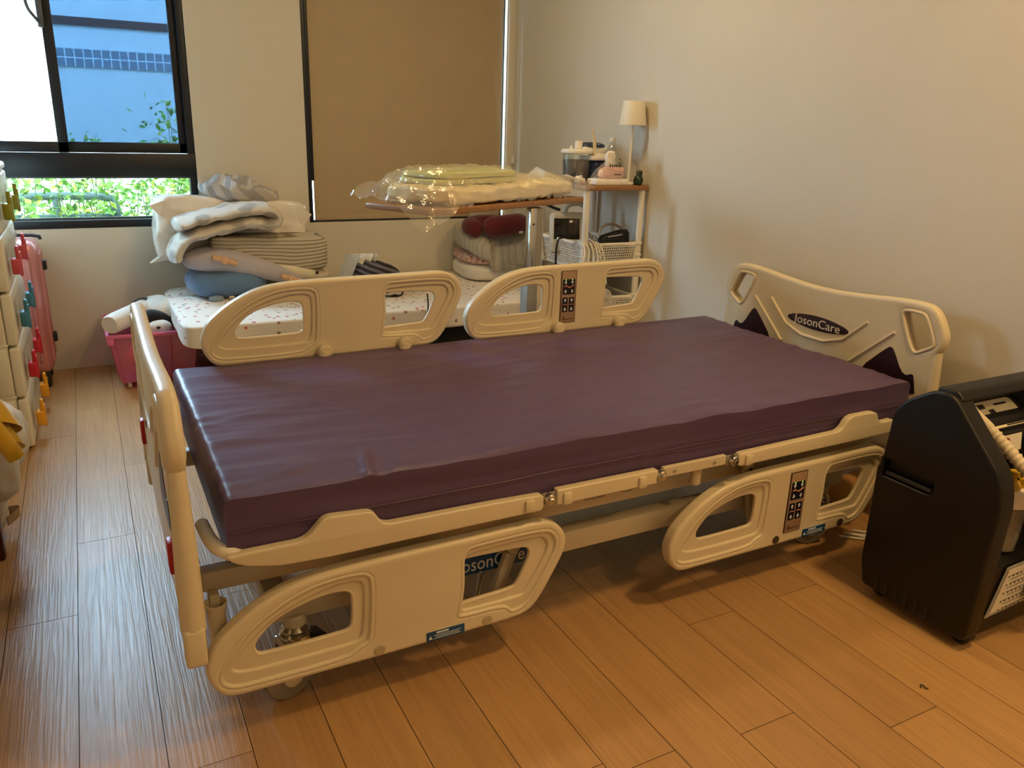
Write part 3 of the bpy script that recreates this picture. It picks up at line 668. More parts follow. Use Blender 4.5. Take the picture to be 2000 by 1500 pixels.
t = thing('body_pillow', 'long lavender-grey pillow with tan plush arms sagging over the blue cushion', 'pillow', (.65, 4.08, .5))
def bend(w):
    u = w.x/.62
    return Vector((w.x, w.y, w.z*(1.05-.55*max(0, u+.1))+.0-.20*max(0, u+.25)**1.25))
soft((.69, 4.08, .575), (.62, .24, .125), 'cloud', 2.6, 26, rot=(0, 0, .05), seed=2, fn=bend).build('cover', t)
for x, z, s in ((.555, .583, 1), (.86, .478, .85)):
    a = MB(); p = Vector((x, 3.955, z))
    for d, l in ((Vector((-1, -.1, .35)), .055), (Vector((1, -.1, -.35)), .055)):
        a.tube([p, p+d*l*.5*s, p+d*l*s], .014, 'arms', 10, 1, rf=lambda u: .016*(1-.25*u))
    a.lathe([(.002, -.026), (.016, -.02), (.02, 0), (.016, .016), (.004, .022)], p+Vector((0, -.012, 0)), 'arms', (0, -1, .2), 14); a.build('plush_arm', t)

t = thing('plush_pillow', 'cream plush pillow with a small eye tucked between the lavender and wave pillows', 'pillow', (.86, 4.12, .5))
soft((.86, 4.12, .515), (.46, .26, .085), 'creamp', 2.6, 16, rot=(0, R(13), -.06), seed=4).build('body', t)
MB().lathe([(.009, 0), (.008, .004), (.003, .006)], (1.0, 3.995, .495), 'black', (.2, -1, .3), 12).build('eye', t)
t = soft((.795, 4.17, .598), (.56, .34, .165), 'wavep', 9, 24, rot=(0, R(2), -.06), seed=5, amp=.003).build('memory_pillow', loc=(.8, 4.17, .53))
tag(t, 'thick tan memory pillow with a quilted wave pattern in the left pile', 'pillow')
# spotted fleece folded over itself
z0 = .69
prof = [(.355, .742), (.40, .752), (.50, .775), (.62, .80), (.74, .812), (.80, .80), (.822, .772), (.815, .745), (.76, .738), (.70, .752), (.60, .735), (.52, .715), (.44, .700), (.385, .67), (.36, .635), (.345, .60), (.355, .57)]
T = Matrix.Translation((0, 0, 0))
pp = [Vector((x, 0, z)) for x, z in prof]
for _ in range(3): pp = chaikin(pp)
b = MB(); b.tube(pp, .03, 'polka', 28, rf=lambda u: .0335*min(1, .3+14*u, .3+14*(1-u)))
b.v = [Vector((q.x, 4.09+math.copysign(min(abs(q.y)*4.6, .1+abs(q.y)*1.6), q.y), q.z))+Vector((1, .8, 1))*(.009*nz(q, 16, 3)+.006*nz(q, 34, 4)) for q in b.v]
t = b.build('fleece_blanket', loc=(.6, 4.1, .7))
tag(t, 'grey spotted fleece blanket folded on top of the wave-patterned pillow', 'blanket')
t = thing('wrapped_pillow', 'big white pillow still in its clear plastic wrapper behind the fleece blanket', 'pillow', (.63, 4.28, .58))
def crease(w): return Vector((w.x, w.y, w.z))+w.normalized()*(.012*(1-abs(noise.noise(w*7)))**4)-Vector((0, .01*(1-abs(noise.noise(w*11+Vector((3, 0, 0)))))**5, 0))
soft((.645, 4.29, .685), (.71, .23, .315), 'wrap', 9, 26, rot=(R(-4), R(3.5), 0), seed=6, amp=.005, fn=crease).build('pillow', t)
b = MB()
for A, B, C in (((.335, 4.17, .845), (.265, 4.16, .822), (.31, 4.165, .775)), ((.33, 4.18, .60), (.245, 4.16, .552), (.36, 4.175, .57)), ((.955, 4.18, .81), (1.03, 4.17, .765), (.97, 4.18, .68))):
    A, B, C = Vector(A), Vector(B), Vector(C); k = Vector((0, .09, 0)); b.add([A, B, C, A+k, B+k*.3, C+k], [[0, 1, 2], [3, 5, 4], [0, 3, 4, 1], [1, 4, 5, 2], [2, 5, 3, 0]], 'wrap')
b.build('wrapper_corner', t)
def crumple(w): 
    q = w*9; n = (1-abs(noise.noise(q)))**2-.5; n2 = (1-abs(noise.noise(q*2.1+Vector((5, 1, 2)))))**2-.5
    return w+Vector((w.x*.2, w.y*.3, .8)).normalized()*(.045*n+.022*n2) if w.z > -.02 else w
t = soft((.69, 4.27, .875), (.38, .24, .10), 'stripe', 2.6, 40, rot=(.05, R(7), .1), seed=8, amp=.012, ns=9, fn=crumple).build('bed_linen', loc=(.69, 4.27, .83))
tag(t, 'crumpled grey striped bed linen lying on top of the wrapped pillow', 'linen')

t = thing('booklet_bag', 'pale plastic bag of booklets leaning between the left pile and a striped cushion', 'bag', (1.14, 3.86, .4))
for k, (x, rz, m, w) in enumerate(((1.10, .5, 'paperb', .12), (1.135, .55, 'paper', .11), (1.175, .6, 'paper', .10), (1.20, .66, 'paperb', .10))):
    MB().box((x+.012, 3.87, .505), (.007+.004*(k == 0), w, .21), m, .003, rot=(R(-8), R(31), rz-.3)).build('booklet', t)
t = thing('striped_cushion', 'black and white striped cushion lying in the middle of the floral mattress', 'cushion', (1.27, 3.87, .39))
soft((1.265, 3.88, .475), (.26, .24, .17), 'dkstripe', 2.5, 18, rot=(0, .25, .2), seed=9).build('body', t)
soft((1.31, 3.79, .425), (.15, .1, .075), 'zebra', 2.4, 12, rot=(0, .2, .2), seed=10).build('zebra_end', t)

# right pile
def rp(c, d, m, k, name, label, cat, **kw):
    o = soft(c, d, m, seed=k, **kw).build(name, loc=(c[0], c[1], c[2]-d[2]/2)); return tag(o, label, cat)
rp((2.08, 4.15, .438), (.44, .42, .105), 'pillow', 20, 'pillow', 'plain white pillow at the bottom of the right pile', 'pillow', e=4, amp=.008, rot=(0, 0, -.12))
rp((2.085, 4.15, .517), (.44, .41, .07), 'pinkfl', 21, 'pillow', 'pink floral pillow between the white pillow and the grey quilt', 'pillow', e=4, amp=.008, rot=(0, 0, -.12))
def drape(w):
    e = max(0, -w.y-.06)/.15; return Vector((w.x-.0*e, w.y, w.z-.10*e*e*(1 if w.x > -.1 else .55)+.02*(w.y > .1)))
t = thing('quilt', 'grey quilted coverlet folded over the pink floral pillow', 'quilt', (2.09, 4.13, .55))
soft((2.075, 4.135, .615), (.47, .46, .135), 'quilt', 3.4, 26, rot=(0, 0, -.12), seed=22, amp=.012, fn=drape).build('folded_layer', t)
soft((2.12, 4.0, .515), (.36, .2, .06), 'quiltside', 3, 16, rot=(R(18), 0, -.2), seed=23, amp=.006).build('lower_fold', t)
soft((2.07, 4.31, .70), (.17, .09, .12), 'quiltside', 2.6, 12, rot=(R(-20), 0, .3), seed=24, amp=.015).build('raised_corner', t)
t = thing('neck_pillow', 'burgundy velour neck pillow resting on the grey quilt', 'pillow', (2.03, 4.04, .66))
b = MB(); b.tube([(2.13+.0, 4.10, .694), (1.99, 4.15, .700), (1.885, 4.10, .694), (1.87, 4.02, .688), (1.905, 3.965, .685)], .04, 'neck', 18, 3, rf=lambda u: .047*(1-.0*u)*min(1, .35+3.2*u, .35+3.2*(1-u)))
b.tube([(1.915, 3.97, .695), (1.97, 3.945, .702), (2.06, 3.945, .71), (2.14, 3.975, .71), (2.165, 4.03, .705), (2.13, 4.09, .70)], .05, 'neck', 18, 3, rf=lambda u: .056*min(1, .4+3*u, .4+3*(1-u)))
b.build('cushion', t)
MB().box((2.115, 3.905, .672), (.024, .004, .014), 'white', .001, rot=(R(10), 0, .1)).build('care_tag', t)
MB().tube([(2.17, 4.0, .715), (2.195, 3.985, .71), (2.205, 3.975, .70)], .006, 'neck', 8, 1).build('strap', t)
t = thing('spray_bottle', 'white trigger spray bottle with a red collar beside the over-bed table column', 'bottle', (2.075, 3.7, .393))
MB().lathe([(.03, 0), (.036, .004), (.036, .15), (.03, .19), (.016, .225), (.013, .24)], (2.075, 3.7, .393), 'spray').build('body', t)
MB().cyl((2.075, 3.7, .633), (2.075, 3.7, .662), .016, 'red', bev=.003).build('collar', t)
b = MB(); b.box((2.065, 3.7, .695), (.06, .022, .03), 'white', .008); b.box((2.078, 3.7, .67), (.02, .02, .03), 'white', .005); b.tube([(2.05, 3.7, .685), (2.042, 3.7, .665), (2.04, 3.7, .645)], .005, 'white', 8, 1); b.build('trigger_head', t)
b = MB(); b.grid(12, 2, lambda u, v: Vector((2.075+.0366*math.cos(R(200+110*u)), 3.7+.0366*math.sin(R(200+110*u)), .42+.11*v)), 'paper')
for i in range(6): b.grid(8, 2, lambda u, v: Vector((2.075+.037*math.cos(R(215+75*u)), 3.7+.037*math.sin(R(215+75*u)), .432+i*.016+.006*v)), 'ink')
b.build('label', t, weld=False)

# ------------------------------------------------------------------ over-bed table with the wrapped bedding
E1 = Vector((.908, .418, 0)); E2 = Vector((-.418, .908, 0)); TC = Vector((1.345, 2.79, 0)); TZ = .958
TM = Matrix(((E1.x, E2.x, 0, TC.x), (E1.y, E2.y, 0, TC.y), (0, 0, 1, 0), (0, 0, 0, 1)))
t = thing('overbed_table', 'wheeled over-bed table with a wood laminate top beyond the hospital bed', 'table', (1.54, 2.74, 0))
b = MB(); b.M = TM; b.box((0, 0, TZ-.011), (.905, .325, .022), 'wood', .006, 3); b.build('table_top', t)
b = MB(); b.M = TM; b.box((.2, -.02, TZ-.028), (.34, .06, .012), 'grey', .003); b.box((.22, -.02, TZ-.026), (.16, .12, .008), 'grey', .002); b.build('top_bracket', t)
b = MB(); b.bb(1.522, 1.552, 2.735, 2.775, .4, TZ-.03, 'chrome', .004); b.bb(1.552, 1.578, 2.737, 2.773, .4, TZ-.03, 'grey', .003); b.cyl((1.536, 2.734, .865), (1.536, 2.7335, .865), .004, 'black', n=10); b.build('column', t)
b = MB(); b.bb(1.513, 1.560, 2.727, 2.785, .06, .66, 'grey', .004); b.bb(1.560, 1.59, 2.730, 2.782, .06, .66, 'beigem', .004); b.build('outer_sleeve', t)
b = MB(); b.bb(1.13, 1.64, 2.60, 2.64, .055, .085, 'beigem', .005); b.bb(1.13, 1.64, 2.86, 2.90, .055, .085, 'beigem', .005); b.bb(1.52, 1.59, 2.6, 2.9, .055, .09, 'beigem', .005); b.build('base', t)
for x in (1.16, 1.61):
    for y in (2.62, 2.88): MB().cyl((x, y-.012, .0275), (x, y+.012, .0275), .027, 'rubber', bev=.004).build('caster', t)
b = MB(); b.tube([(1.66, 2.86, TZ-.03), (1.70, 2.87, TZ-.045), (1.735, 2.875, TZ-.055)], .006, 'black', 8, 1); b.build('release_lever', t)

t = thing('wrapped_quilt', 'long flat ivory quilt in a clear plastic bag on the over-bed table', 'bedding', (1.38, 2.8, TZ))
def fold(w): return Vector((w.x, w.y, w.z+.012*math.sin(w.x*7+1)))
b = soft((0, 0, 0), (.86, .31, .064), 'bedding', 5, 34, seed=31, amp=.012, ns=9, fn=lambda w: Vector((w.x, w.y-(.010*(1-abs(noise.noise(w*16)))**4 if w.y < 0 else 0), w.z+.004*math.sin(w.x*9)+.008*(1-abs(noise.noise(w*12)))**4))); b.v = [TM @ (x+Vector((.03, .01, TZ+.032))) for x in b.v]; b.build('folded_quilt', t)
def bagf(hx, hy, z0, top, seed, T, ends):
    def g(u, v):
        x = (u-.5)*2; y = (v-.5)*2; e = max(abs(x), abs(y)); w = Vector((x*hx, y*hy, 0))
        lift = top*max(0, 1-max(abs(x)**9, abs(y)**7)); n = .016*((1-abs(nz(w, 11, seed)))**3-.4)+.010*((1-abs(nz(w, 26, seed)))**3-.4)
        return T @ Vector((w.x, w.y, z0+lift+n*(.4+.6*e)+ends(x, y)))
    return g
b = MB(); b.grid(96, 48, bagf(.51, .178, TZ+.008, .07, 33, TM, lambda x, y: .03*max(0, -x-.8)*5*.5*max(0, min(1, y+.5))+.05*max(0, x-.82)*5*.6-.085*max(0, -x-.62)/.38*max(0, -y-.25)/.75), 'film'); b.build('plastic_bag', t, weld=False, sharp=14)
b = MB(); q = lambda x, y, z: TM @ Vector((x, y, z))
b.add([q(.44, .03, TZ+.04), q(.50, .12, TZ+.105), q(.56, .1, TZ+.055), q(.44, .16, TZ+.045), q(.47, .05, TZ+.09), q(.56, .0, TZ+.06), q(.62, .04, TZ+.075), q(.60, -.05, TZ+.055)], [[0, 1, 2], [0, 3, 1], [0, 4, 1], [5, 6, 7], [4, 5, 7], [0, 5, 4], [2, 6, 5]], 'haze')
b.build('bag_end', t, weld=False)
t = thing('wrapped_pad', 'lime green pad in a clear bag on top of the ivory quilt', 'bedding', (1.27, 2.81, TZ+.06))
for i, (z, k) in enumerate(((TZ+.076, .0), (TZ+.098, .006))):
    b = soft((0, 0, 0), (.47-.02*i, .22, .024), 'green', 6, 18, seed=35+i, amp=.004); b.v = [TM @ (x+Vector((-.105+k, .03, z))) for x in b.v]; b.build('folded_pad', t)
b = MB(); b.grid(64, 34, bagf(.27, .135, TZ+.064, .054, 37, TM @ Matrix.Translation((-.12, .03, 0)), lambda x, y: 0), 'film'); b.build('plastic_bag', t, weld=False, sharp=14)

# ------------------------------------------------------------------ trolley shelf by the right wall
SX0, SX1, SY0, SY1, SZ = 1.968, 2.312, 3.045, 3.49, .985
t = thing('storage_trolley', 'tall white basket trolley with a wooden top against the right wall', 'shelf', ((SX0+SX1)/2, (SY0+SY1)/2, 0))
MB().bb(SX0, SX1, SY0, SY1, SZ-.022, SZ, 'wood', .003).build('top_board', t)
MB().bb(SX0-.001, SX0+.004, SY0+.1, SY1, SZ-.018, SZ+.006, 'dkwood', .001).build('edge_strip', t)
for x in (SX0+.022, SX1-.022):
    for y in (SY0+.022, SY1-.022):
        b = MB(); b.cyl((x, y, .05), (x, y, SZ-.022), .0155, 'whitepaint', n=18)
        for z in (.28, .47, .66, .715): b.cyl((x, y, z), (x, y, z+.012), .019, 'whitepaint', n=18, bev=.002)
        b.build('post', t); MB().cyl((x-.01, y, .025), (x+.01, y, .025), .025, 'grey', bev=.003).build('caster', t)
def basket(z1, h):
    b = MB(); x0, x1, y0, y1 = SX0+.03, SX1-.03, SY0+.02, SY1-.02; k = .02
    for z, r in ((z1, .009),): b.tube([(x0, y0, z), (x1, y0, z), (x1, y1, z), (x0, y1, z)], r, 'whitepaint', 8, closed=True)
    b.bb(x0+k, x1-k, y0+k, y1-k, z1-h, z1-h+.006, 'whitepaint')
    def side(A, B, n):
        A = Vector(A); B = Vector(B); inw = Vector(((x0+x1)/2, (y0+y1)/2, 0))
        def pt(u, w):
            p = A.lerp(B, u); d = Vector((inw.x-p.x, inw.y-p.y, 0)); d = Vector((math.copysign(1, d.x) if abs(A.x-B.x) < 1e-6 else 0, math.copysign(1, d.y) if abs(A.y-B.y) < 1e-6 else 0, 0))
            return Vector((p.x, p.y, z1-w*h))+d*k*w
        for i in range(n+1):
            b.tube([pt(i/n, 0), pt(i/n, 1)], .0028 if 0 < i < n else .006, 'whitepaint', 4)
        for j in range(11): b.tube([pt(0, j/10), pt(1, j/10)], .0026 if j not in (0, 10) else .005, 'whitepaint', 4)
    side((x0, y0, 0), (x1, y0, 0), 24); side((x1, y1, 0), (x0, y1, 0), 12); side((x0, y1, 0), (x0, y0, 0), 32); side((x1, y0, 0), (x1, y1, 0), 16)
    b.build('basket', t, weld=False)
basket(.718, .12); basket(.468, .12); basket(.24, .12)

# things on the trolley top
t = thing('suction_machine', 'navy and white suction machine with a clear canister on the trolley top', 'medical device', (2.09, 3.25, SZ))
b = MB(); b.lathe([(.055, 0), (.062, .004), (.066, .05), (.068, .125)], (2.04, 3.25, SZ+.006), 'pet', n=28, cap=False); b.lathe([(.05, 0), (.056, .003), (.06, .05), (.063, .095)], (2.04, 3.25, SZ+.008), 'liquid', n=28); b.build('canister', t)
b = MB(); b.lathe([(.07, 0), (.074, .003), (.074, .012), (.066, .018), (.03, .02)], (2.04, 3.25, SZ+.131), 'white', n=28); b.cyl((2.048, 3.25, SZ+.15), (2.048, 3.25, SZ+.186), .018, 'white', bev=.002); b.cyl((2.008, 3.25, SZ+.148), (2.008, 3.25, SZ+.165), .006, 'white'); b.build('canister_lid', t)
b = MB(); b.box((2.135, 3.23, SZ+.055), (.105, .11, .11), 'navy', .03, 5); b.build('housing', t)
b = MB(); b.box((2.128, 3.225, SZ+.113), (.112, .115, .02), 'white', .006); b.box((2.14, 3.225, SZ+.126), (.06, .07, .012), 'white', .005); b.build('housing_cap', t)
b = MB(); b.tube([(2.118, 3.22, SZ+.13), (2.116, 3.22, SZ+.17), (2.108, 3.22, SZ+.21), (2.096, 3.22, SZ+.24)], .0085, 'hose', 12, 2); b.build('suction_tube', t)
t = thing('nebulizer', 'white nebuliser with a curved navy top behind the suction machine', 'medical device', (2.195, 3.37, SZ))
MB().box((2.2, 3.375, SZ+.08), (.145, .1, .16), 'white', .02, 4).build('housing', t)
b = MB(); b.lathe([(.072, 0), (.066, .012), (.045, .02), (.0, .023)], (0, 0, 0), 'navy', n=28); b.v = [Vector((2.2+x.x, 3.375+x.y*.7, SZ+.158+x.z)) for x in b.v]
for x in (2.19, 2.21): b.cyl((x, 3.335, SZ+.166), (x, 3.33, SZ+.172), .003, 'white', n=8)
b.build('top_cover', t)
t = thing('water_bottle', 'empty clear plastic water bottle between the nebuliser and the small lamp', 'bottle', (2.235, 3.24, SZ))
MB().lathe([(.03, 0), (.036, .004), (.036, .02), (.0345, .03), (.036, .04), (.0345, .06), (.036, .075), (.036, .115), (.033, .135), (.018, .168), (.0125, .176), (.0125, .19)], (2.235, 3.25, SZ), 'pet', n=28, cap=False).build('body', t)
MB().cyl((2.235, 3.25, SZ+.186), (2.235, 3.25, SZ+.205), .0145, 'white', bev=.002).build('cap', t)
b = MB()
for i in range(5): b.box((2.262, 3.222, SZ+.04+i*.017), (.012, .002, .009), 'ink', rot=(0, 0, R(45)))
b.build('printed_marks', t)
t = thing('table_lamp', 'slim white cordless lamp with a tapered shade on the trolley top', 'lamp', (2.252, 3.13, SZ))
MB().lathe([(.048, 0), (.05, .003), (.05, .006), (.046, .009), (.008, .011)], (2.252, 3.13, SZ), 'whitepaint', n=32).build('base', t)
MB().cyl((2.252, 3.13, SZ+.009), (2.258, 3.13, SZ+.29), .0065, 'whitepaint').build('stem', t)
b = MB(); b.lathe([(.062, .262), (.0625, .264), (.0485, .365), (.047, .366)], (2.256, 3.13, SZ), 'shade', n=36, cap=False); b.lathe([(.0, .3640), (.047, .366)], (2.256, 3.13, SZ), 'shade', n=36, cap=False); b.lathe([(.060, .262), (.046, .364)], (2.256, 3.13, SZ), 'shade', n=36, cap=False); b.build('shade', t)
t = thing('tissue_pack', 'soft pack of tissues with pink and clear wrapping at the trolley front', 'tissues', (2.12, 3.1, SZ))
MB().box((2.118, 3.1, SZ+.014), (.175, .085, .028), 'tissuew', .008, 3).build('tissue_stack', t)
def tp(u, v):
    a = 2*PI*u; k = [1, .97, .78, .5, .28, .27][int(round(v*5))]; z = [.004, .034, .062, .085, .1, .142][int(round(v*5))]
    e = 4; c, s = math.cos(a), math.sin(a); r = (abs(c)**e+abs(s)**e)**(-1/e)
    p = Vector((2.12+.088*k*r*c+(.006*v), 3.1+.042*max(k, .35)*r*s, SZ+z)); return p+Vector((1, 1, .6))*.004*nz(p, 60)
MB().grid(36, 6, tp, 'film', cu=True).build('clear_wrap', t, weld=False)
soft((2.135, 3.1, SZ+.052), (.13, .066, .06), 'tissue', 2.5, 10, amp=.008, ns=30, seed=3).build('pink_wrap', t)
soft((2.125, 3.1, SZ+.11), (.05, .03, .075), 'tissuew', 3, 8, amp=.005, ns=40, seed=4).build('pulled_tissue', t)
b = MB()
for i in range(6): b.box((2.1+i*.011, 3.061, SZ+.086), (.006, .001, .010), 'ink', rot=(0, 0, 0))
for i in range(5): b.box((2.128+i*.0075, 3.058, SZ+.048), (.004, .001, .006), 'ink')
b.build('printed_marks', t)
t = thing('nozzle_bottle', 'little white nozzle lying on its side at the left end of the trolley top', 'nozzle', (2.0, 3.14, SZ))
MB().lathe([(.012, 0), (.017, .004), (.018, .02), (.022, .021), (.022, .028), (.012, .03), (.011, .045), (.007, .046)], (1.985, 3.165, SZ+.02), 'white', (.6, -.8, -.08)).build('body', t)
MB().cyl((2.02, 3.1, SZ+.006), (2.034, 3.095, SZ+.006), .0055, 'white').build('loose_cap', t)
t = thing('bird_ornament', 'grey and green glazed bird ornament at the right corner of the trolley top', 'ornament', (2.262, 3.068, SZ))
b = MB(); b.lathe([(.012, 0), (.02, .006), (.023, .02), (.02, .035), (.012, .045)], (2.262, 3.068, SZ), 'dgreen', (.12, 0, 1)); b.build('body', t)
MB().lathe([(.004, -.016), (.013, -.01), (.016, 0), (.013, .01), (.004, .016)], (2.268, 3.066, SZ+.054), 'ornament').build('head', t)
for a, b_ in ((Vector((2.282, 3.06, SZ+.05)), 'white'), (Vector((2.262, 3.051, SZ+.056)), 'black')): MB().lathe([(.0065, 0), (.006, .003), (.002, .004)], a, b_, (.35, -1, .1), 12).build('eye', t)

# things in the baskets
t = thing('patient_monitor', 'grey handheld patient monitor with a dark screen in the upper basket', 'monitor', (2.065, 3.33, .61))
mt = Matrix.Translation((2.065, 3.33, .75)) @ Matrix.Rotation(R(-22), 4, 'Z') @ Matrix.Rotation(R(-8), 4, 'X')
def mbm(): q = MB(); q.M = mt; return q
q = mbm(); q.box((0, 0, -.01), (.185, .07, .2), 'monitor', .022, 4); q.build('casing', t)
q = mbm(); q.box((-.014, -.0355, .01), (.125, .004, .098), 'screen', .003); q.build('screen', t)
q = mbm(); q.tube([(-.02, .01, .085), (-.01, .01, .12), (.02, .01, .132), (.06, .01, .132), (.078, .01, .115), (.08, .01, .085)], .012, 'monitor', 10, 2); q.build('carry_handle', t)
q = mbm()
for i, z in enumerate((.03, .012, -.006, -.026)): q.cyl((.066, -.034, z), (.066, -.0375, z), .006 if i else .004, 'black', n=12)
q.cyl((.066, -.034, .046), (.066, -.0375, .046), .0028, 'led', n=8); q.build('button_column', t)
t = thing('charger_case', 'black device case with a silver strip standing in the upper basket', 'device', (2.195, 3.14, .61))
q = MB(); q.M = Matrix.Translation((2.195, 3.13, .7)) @ Matrix.Rotation(R(-6), 4, 'Y'); q.panel([[(-.082, -.09), (.08, -.09), (.082, .055), (.072, .07), (.03, .072), (-.06, .06), (-.08, .045)]], XZ(0), .035, 'black', .008); q.build('body', t)
q = MB(); q.M = Matrix.Translation((2.195, 3.13, .7)) @ Matrix.Rotation(R(-6), 4, 'Y'); q.box((.0, -.0178, .052), (.085, .001, .006), 'chrome', .0003); q.build('silver_strip', t)
q = MB(); q.tube([(2.12, 3.15, .73), (2.13, 3.16, .78), (2.17, 3.165, .80), (2.22, 3.165, .80), (2.27, 3.16, .77), (2.275, 3.155, .72)], .006, 'grey', 8, 2); tag(q.build('cable_loop', loc=(2.2, 3.16, .72)), 'grey cable looped over the black device case', 'cable')
q = MB(); random.seed(5)
for i in range(4):
    a = i*.011; x = 1.975+a*1.7
    q.tube([(2.0+a, 3.2, .70), (x+.0, 3.1, .745+.004*i), (x-.002, 3.02-.002*i, .71), (x-.035+a, 3.0, .63), (x-.03+2*a, 3.0, .565), (x+.02+a, 3.005, .54), (x+.045, 3.012, .60), (x+.035, 3.02, .70), (2.03+a, 3.08, .74), (2.05, 3.15, .70)], .0036, 'cable', 7, 2)
tag(q.build('sensor_cables', loc=(2.0, 3.02, .55)), 'bundle of white sensor cables looped around the front trolley post', 'cable')
q = MB(); q.tube([(2.03, 3.28, .68), (1.985, 3.27, .74), (1.962, 3.265, .70), (1.958, 3.26, .62), (1.962, 3.255, .5), (1.97, 3.25, .3)], .005, 'bcable', 8, 2); tag(q.build('power_cable', loc=(1.97, 3.26, .3)), 'black cable hanging from the monitor over the basket rim', 'cable')
t = rp((2.13, 3.085, .44), (.12, .07, .15), 'haze', 40, 'plastic_bag', 'crumpled white plastic bag hanging by the lower basket', 'bag', e=2.3, amp=.02, ns=14)
q = MB(); q.box((2.1, 3.3, .475), (.17, .24, .21), 'black', .012, 3); tag(q.build('storage_case', loc=(2.1, 3.3, .37)), 'black case filling the lower trolley basket behind the front posts', 'case')
q = MB(); q.tube([(1.37, 3.43, .47), (1.375, 3.43, .42), (1.372, 3.43, .37), (1.405, 3.43, .335), (1.415, 3.43, .27), (1.41, 3.42, .0035), (1.5, 3.3, .0035)], .0035, 'bcable', 6, 2)
tag(q.build('charger_cable', loc=(1.41, 3.43, .0)), 'thin black cable hanging down in front of the floral mattress', 'cable')

# ------------------------------------------------------------------ bin, suitcase and drawer tower on the left
t = thing('storage_bin', 'pink translucent storage bin of soft toys at the foot of the floral mattress', 'bin', (.21, 4.14, 0))
def binf(u, v):
    a = u*4; k = int(a) % 4; f = a-int(a); cs = [(.025, 3.93), (.40, 3.93), (.40, 4.37), (.025, 4.37)]
    A, B = Vector(cs[k]), Vector(cs[(k+1) % 4]); p = A.lerp(B, f); c = Vector((.2125, 4.15)); p = c+(p-c)*(.83+.17*v)
    return Vector((p.x, p.y, .03+.235*v))
b = MB(); b.grid(64, 2, binf, 'pinkbin', cu=True); b.bb(.06, .365, 3.97, 4.33, .03, .034, 'pinkbin')
for i in range(1, 64, 5):
    A, B = binf(i/64, 0), binf(i/64, 1); n = (A-Vector((.2125, 4.15, A.z))).normalized()*.004; b.tube([A+n, B+n], .004, 'pinkbin', 5)
b.build('tub', t, weld=False)
b = MB(); b.tube([(.02, 3.925, .262), (.405, 3.925, .262), (.405, 4.375, .262), (.02, 4.375, .262)], .011, 'pinkrim', 8, closed=True); b.box((.03, 3.935, .245), (.03, .03, .04), 'pinkrim', .006); b.build('rim', t)
for x in (.09, .335):
    for y in (3.99, 4.31): MB().cyl((x-.008, y, .016), (x+.008, y, .016), .016, 'white', bev=.003).build('caster', t)
for c, d, m, n_, l in (((.22, 4.05, .12), (.13, .12, .13), 'toypur', 'soft_toy', 'purple soft toy inside the pink bin'), ((.31, 4.06, .11), (.1, .12, .14), 'toyor', 'soft_toy', 'orange soft toy at the right inside the pink bin'), ((.145, 4.07, .11), (.11, .12, .13), 'toyred', 'soft_toy', 'red soft toy at the left inside the pink bin')):
    tag(soft(c, d, m, 2.3, 10, amp=.012, seed=int(c[0]*99)).build(n_, loc=c), l, 'soft toy')
t = thing('rolled_blanket', 'white fluffy roll sticking out over the left edge of the pink bin', 'blanket', (.06, 4.0, .3))
b = MB(); b.lathe([(.002, 0), (.038, .0), (.043, .012), (.045, .05), (.045, .28), (.038, .29), (.002, .29)], (.035, 3.92, .322), 'plushw', (.55, .8, .05), 24); b.build('roll', t)
t = thing('panda_toy', 'black and white panda plush lying on top of the pink bin', 'soft toy', (.25, 4.14, .27))
soft((.262, 4.17, .325), (.15, .26, .14), 'plushw', 2.2, 14, rot=(0, 0, .25), seed=50).build('belly', t)
soft((.238, 4.06, .297), (.15, .1, .10), 'plushb', 2.2, 12, rot=(0, .3, .2), seed=51).build('arm_band', t)
soft((.195, 4.2, .335), (.1, .14, .09), 'plushb', 2.2, 12, rot=(0, -.4, .2), seed=52).build('back', t)
soft((.245, 4.005, .272), (.11, .08, .07), 'plushw', 2.2, 12, seed=53).build('head', t)
soft((.237, 3.962, .283), (.02, .014, .014), 'plushb', 2, 6).build('nose', t)
t = thing('suitcase', 'rose gold hard-shell suitcase standing behind the drawer tower', 'suitcase', (-.40, 4.24, 0))
b = MB(); b.box((-.41, 4.24, .37), (.40, .26, .62), 'rose', .055, 5)
for i in range(5): b.cyl((-.213, 4.155+i*.043, .12), (-.213, 4.155+i*.043, .62), .009, 'rose', n=10, bev=.004)
for i in range(6): b.cyl((-.53+i*.055, 4.112, .12), (-.53+i*.055, 4.112, .62), .009, 'rose', n=10, bev=.004)
b.build('shell', t)
for z in (.555, .215): MB().box((-.202, 4.245, z), (.028, .04, .045), 'black', .006).build('side_foot', t)
b = MB(); b.tube([(-.32, 4.24, .675), (-.32, 4.24, .695), (-.2, 4.24, .69), (-.2, 4.24, .672)], .008, 'black', 8, 1); b.build('carry_handle', t)
for x in (-.25, -.57):
    for y in (4.15, 4.33):
        b = MB(); b.cyl((x-.017, y, .032), (x+.017, y, .032), .032, 'black', bev=.005); b.box((x, y, .06), (.03, .03, .03), 'black', .004); b.build('wheel', t)

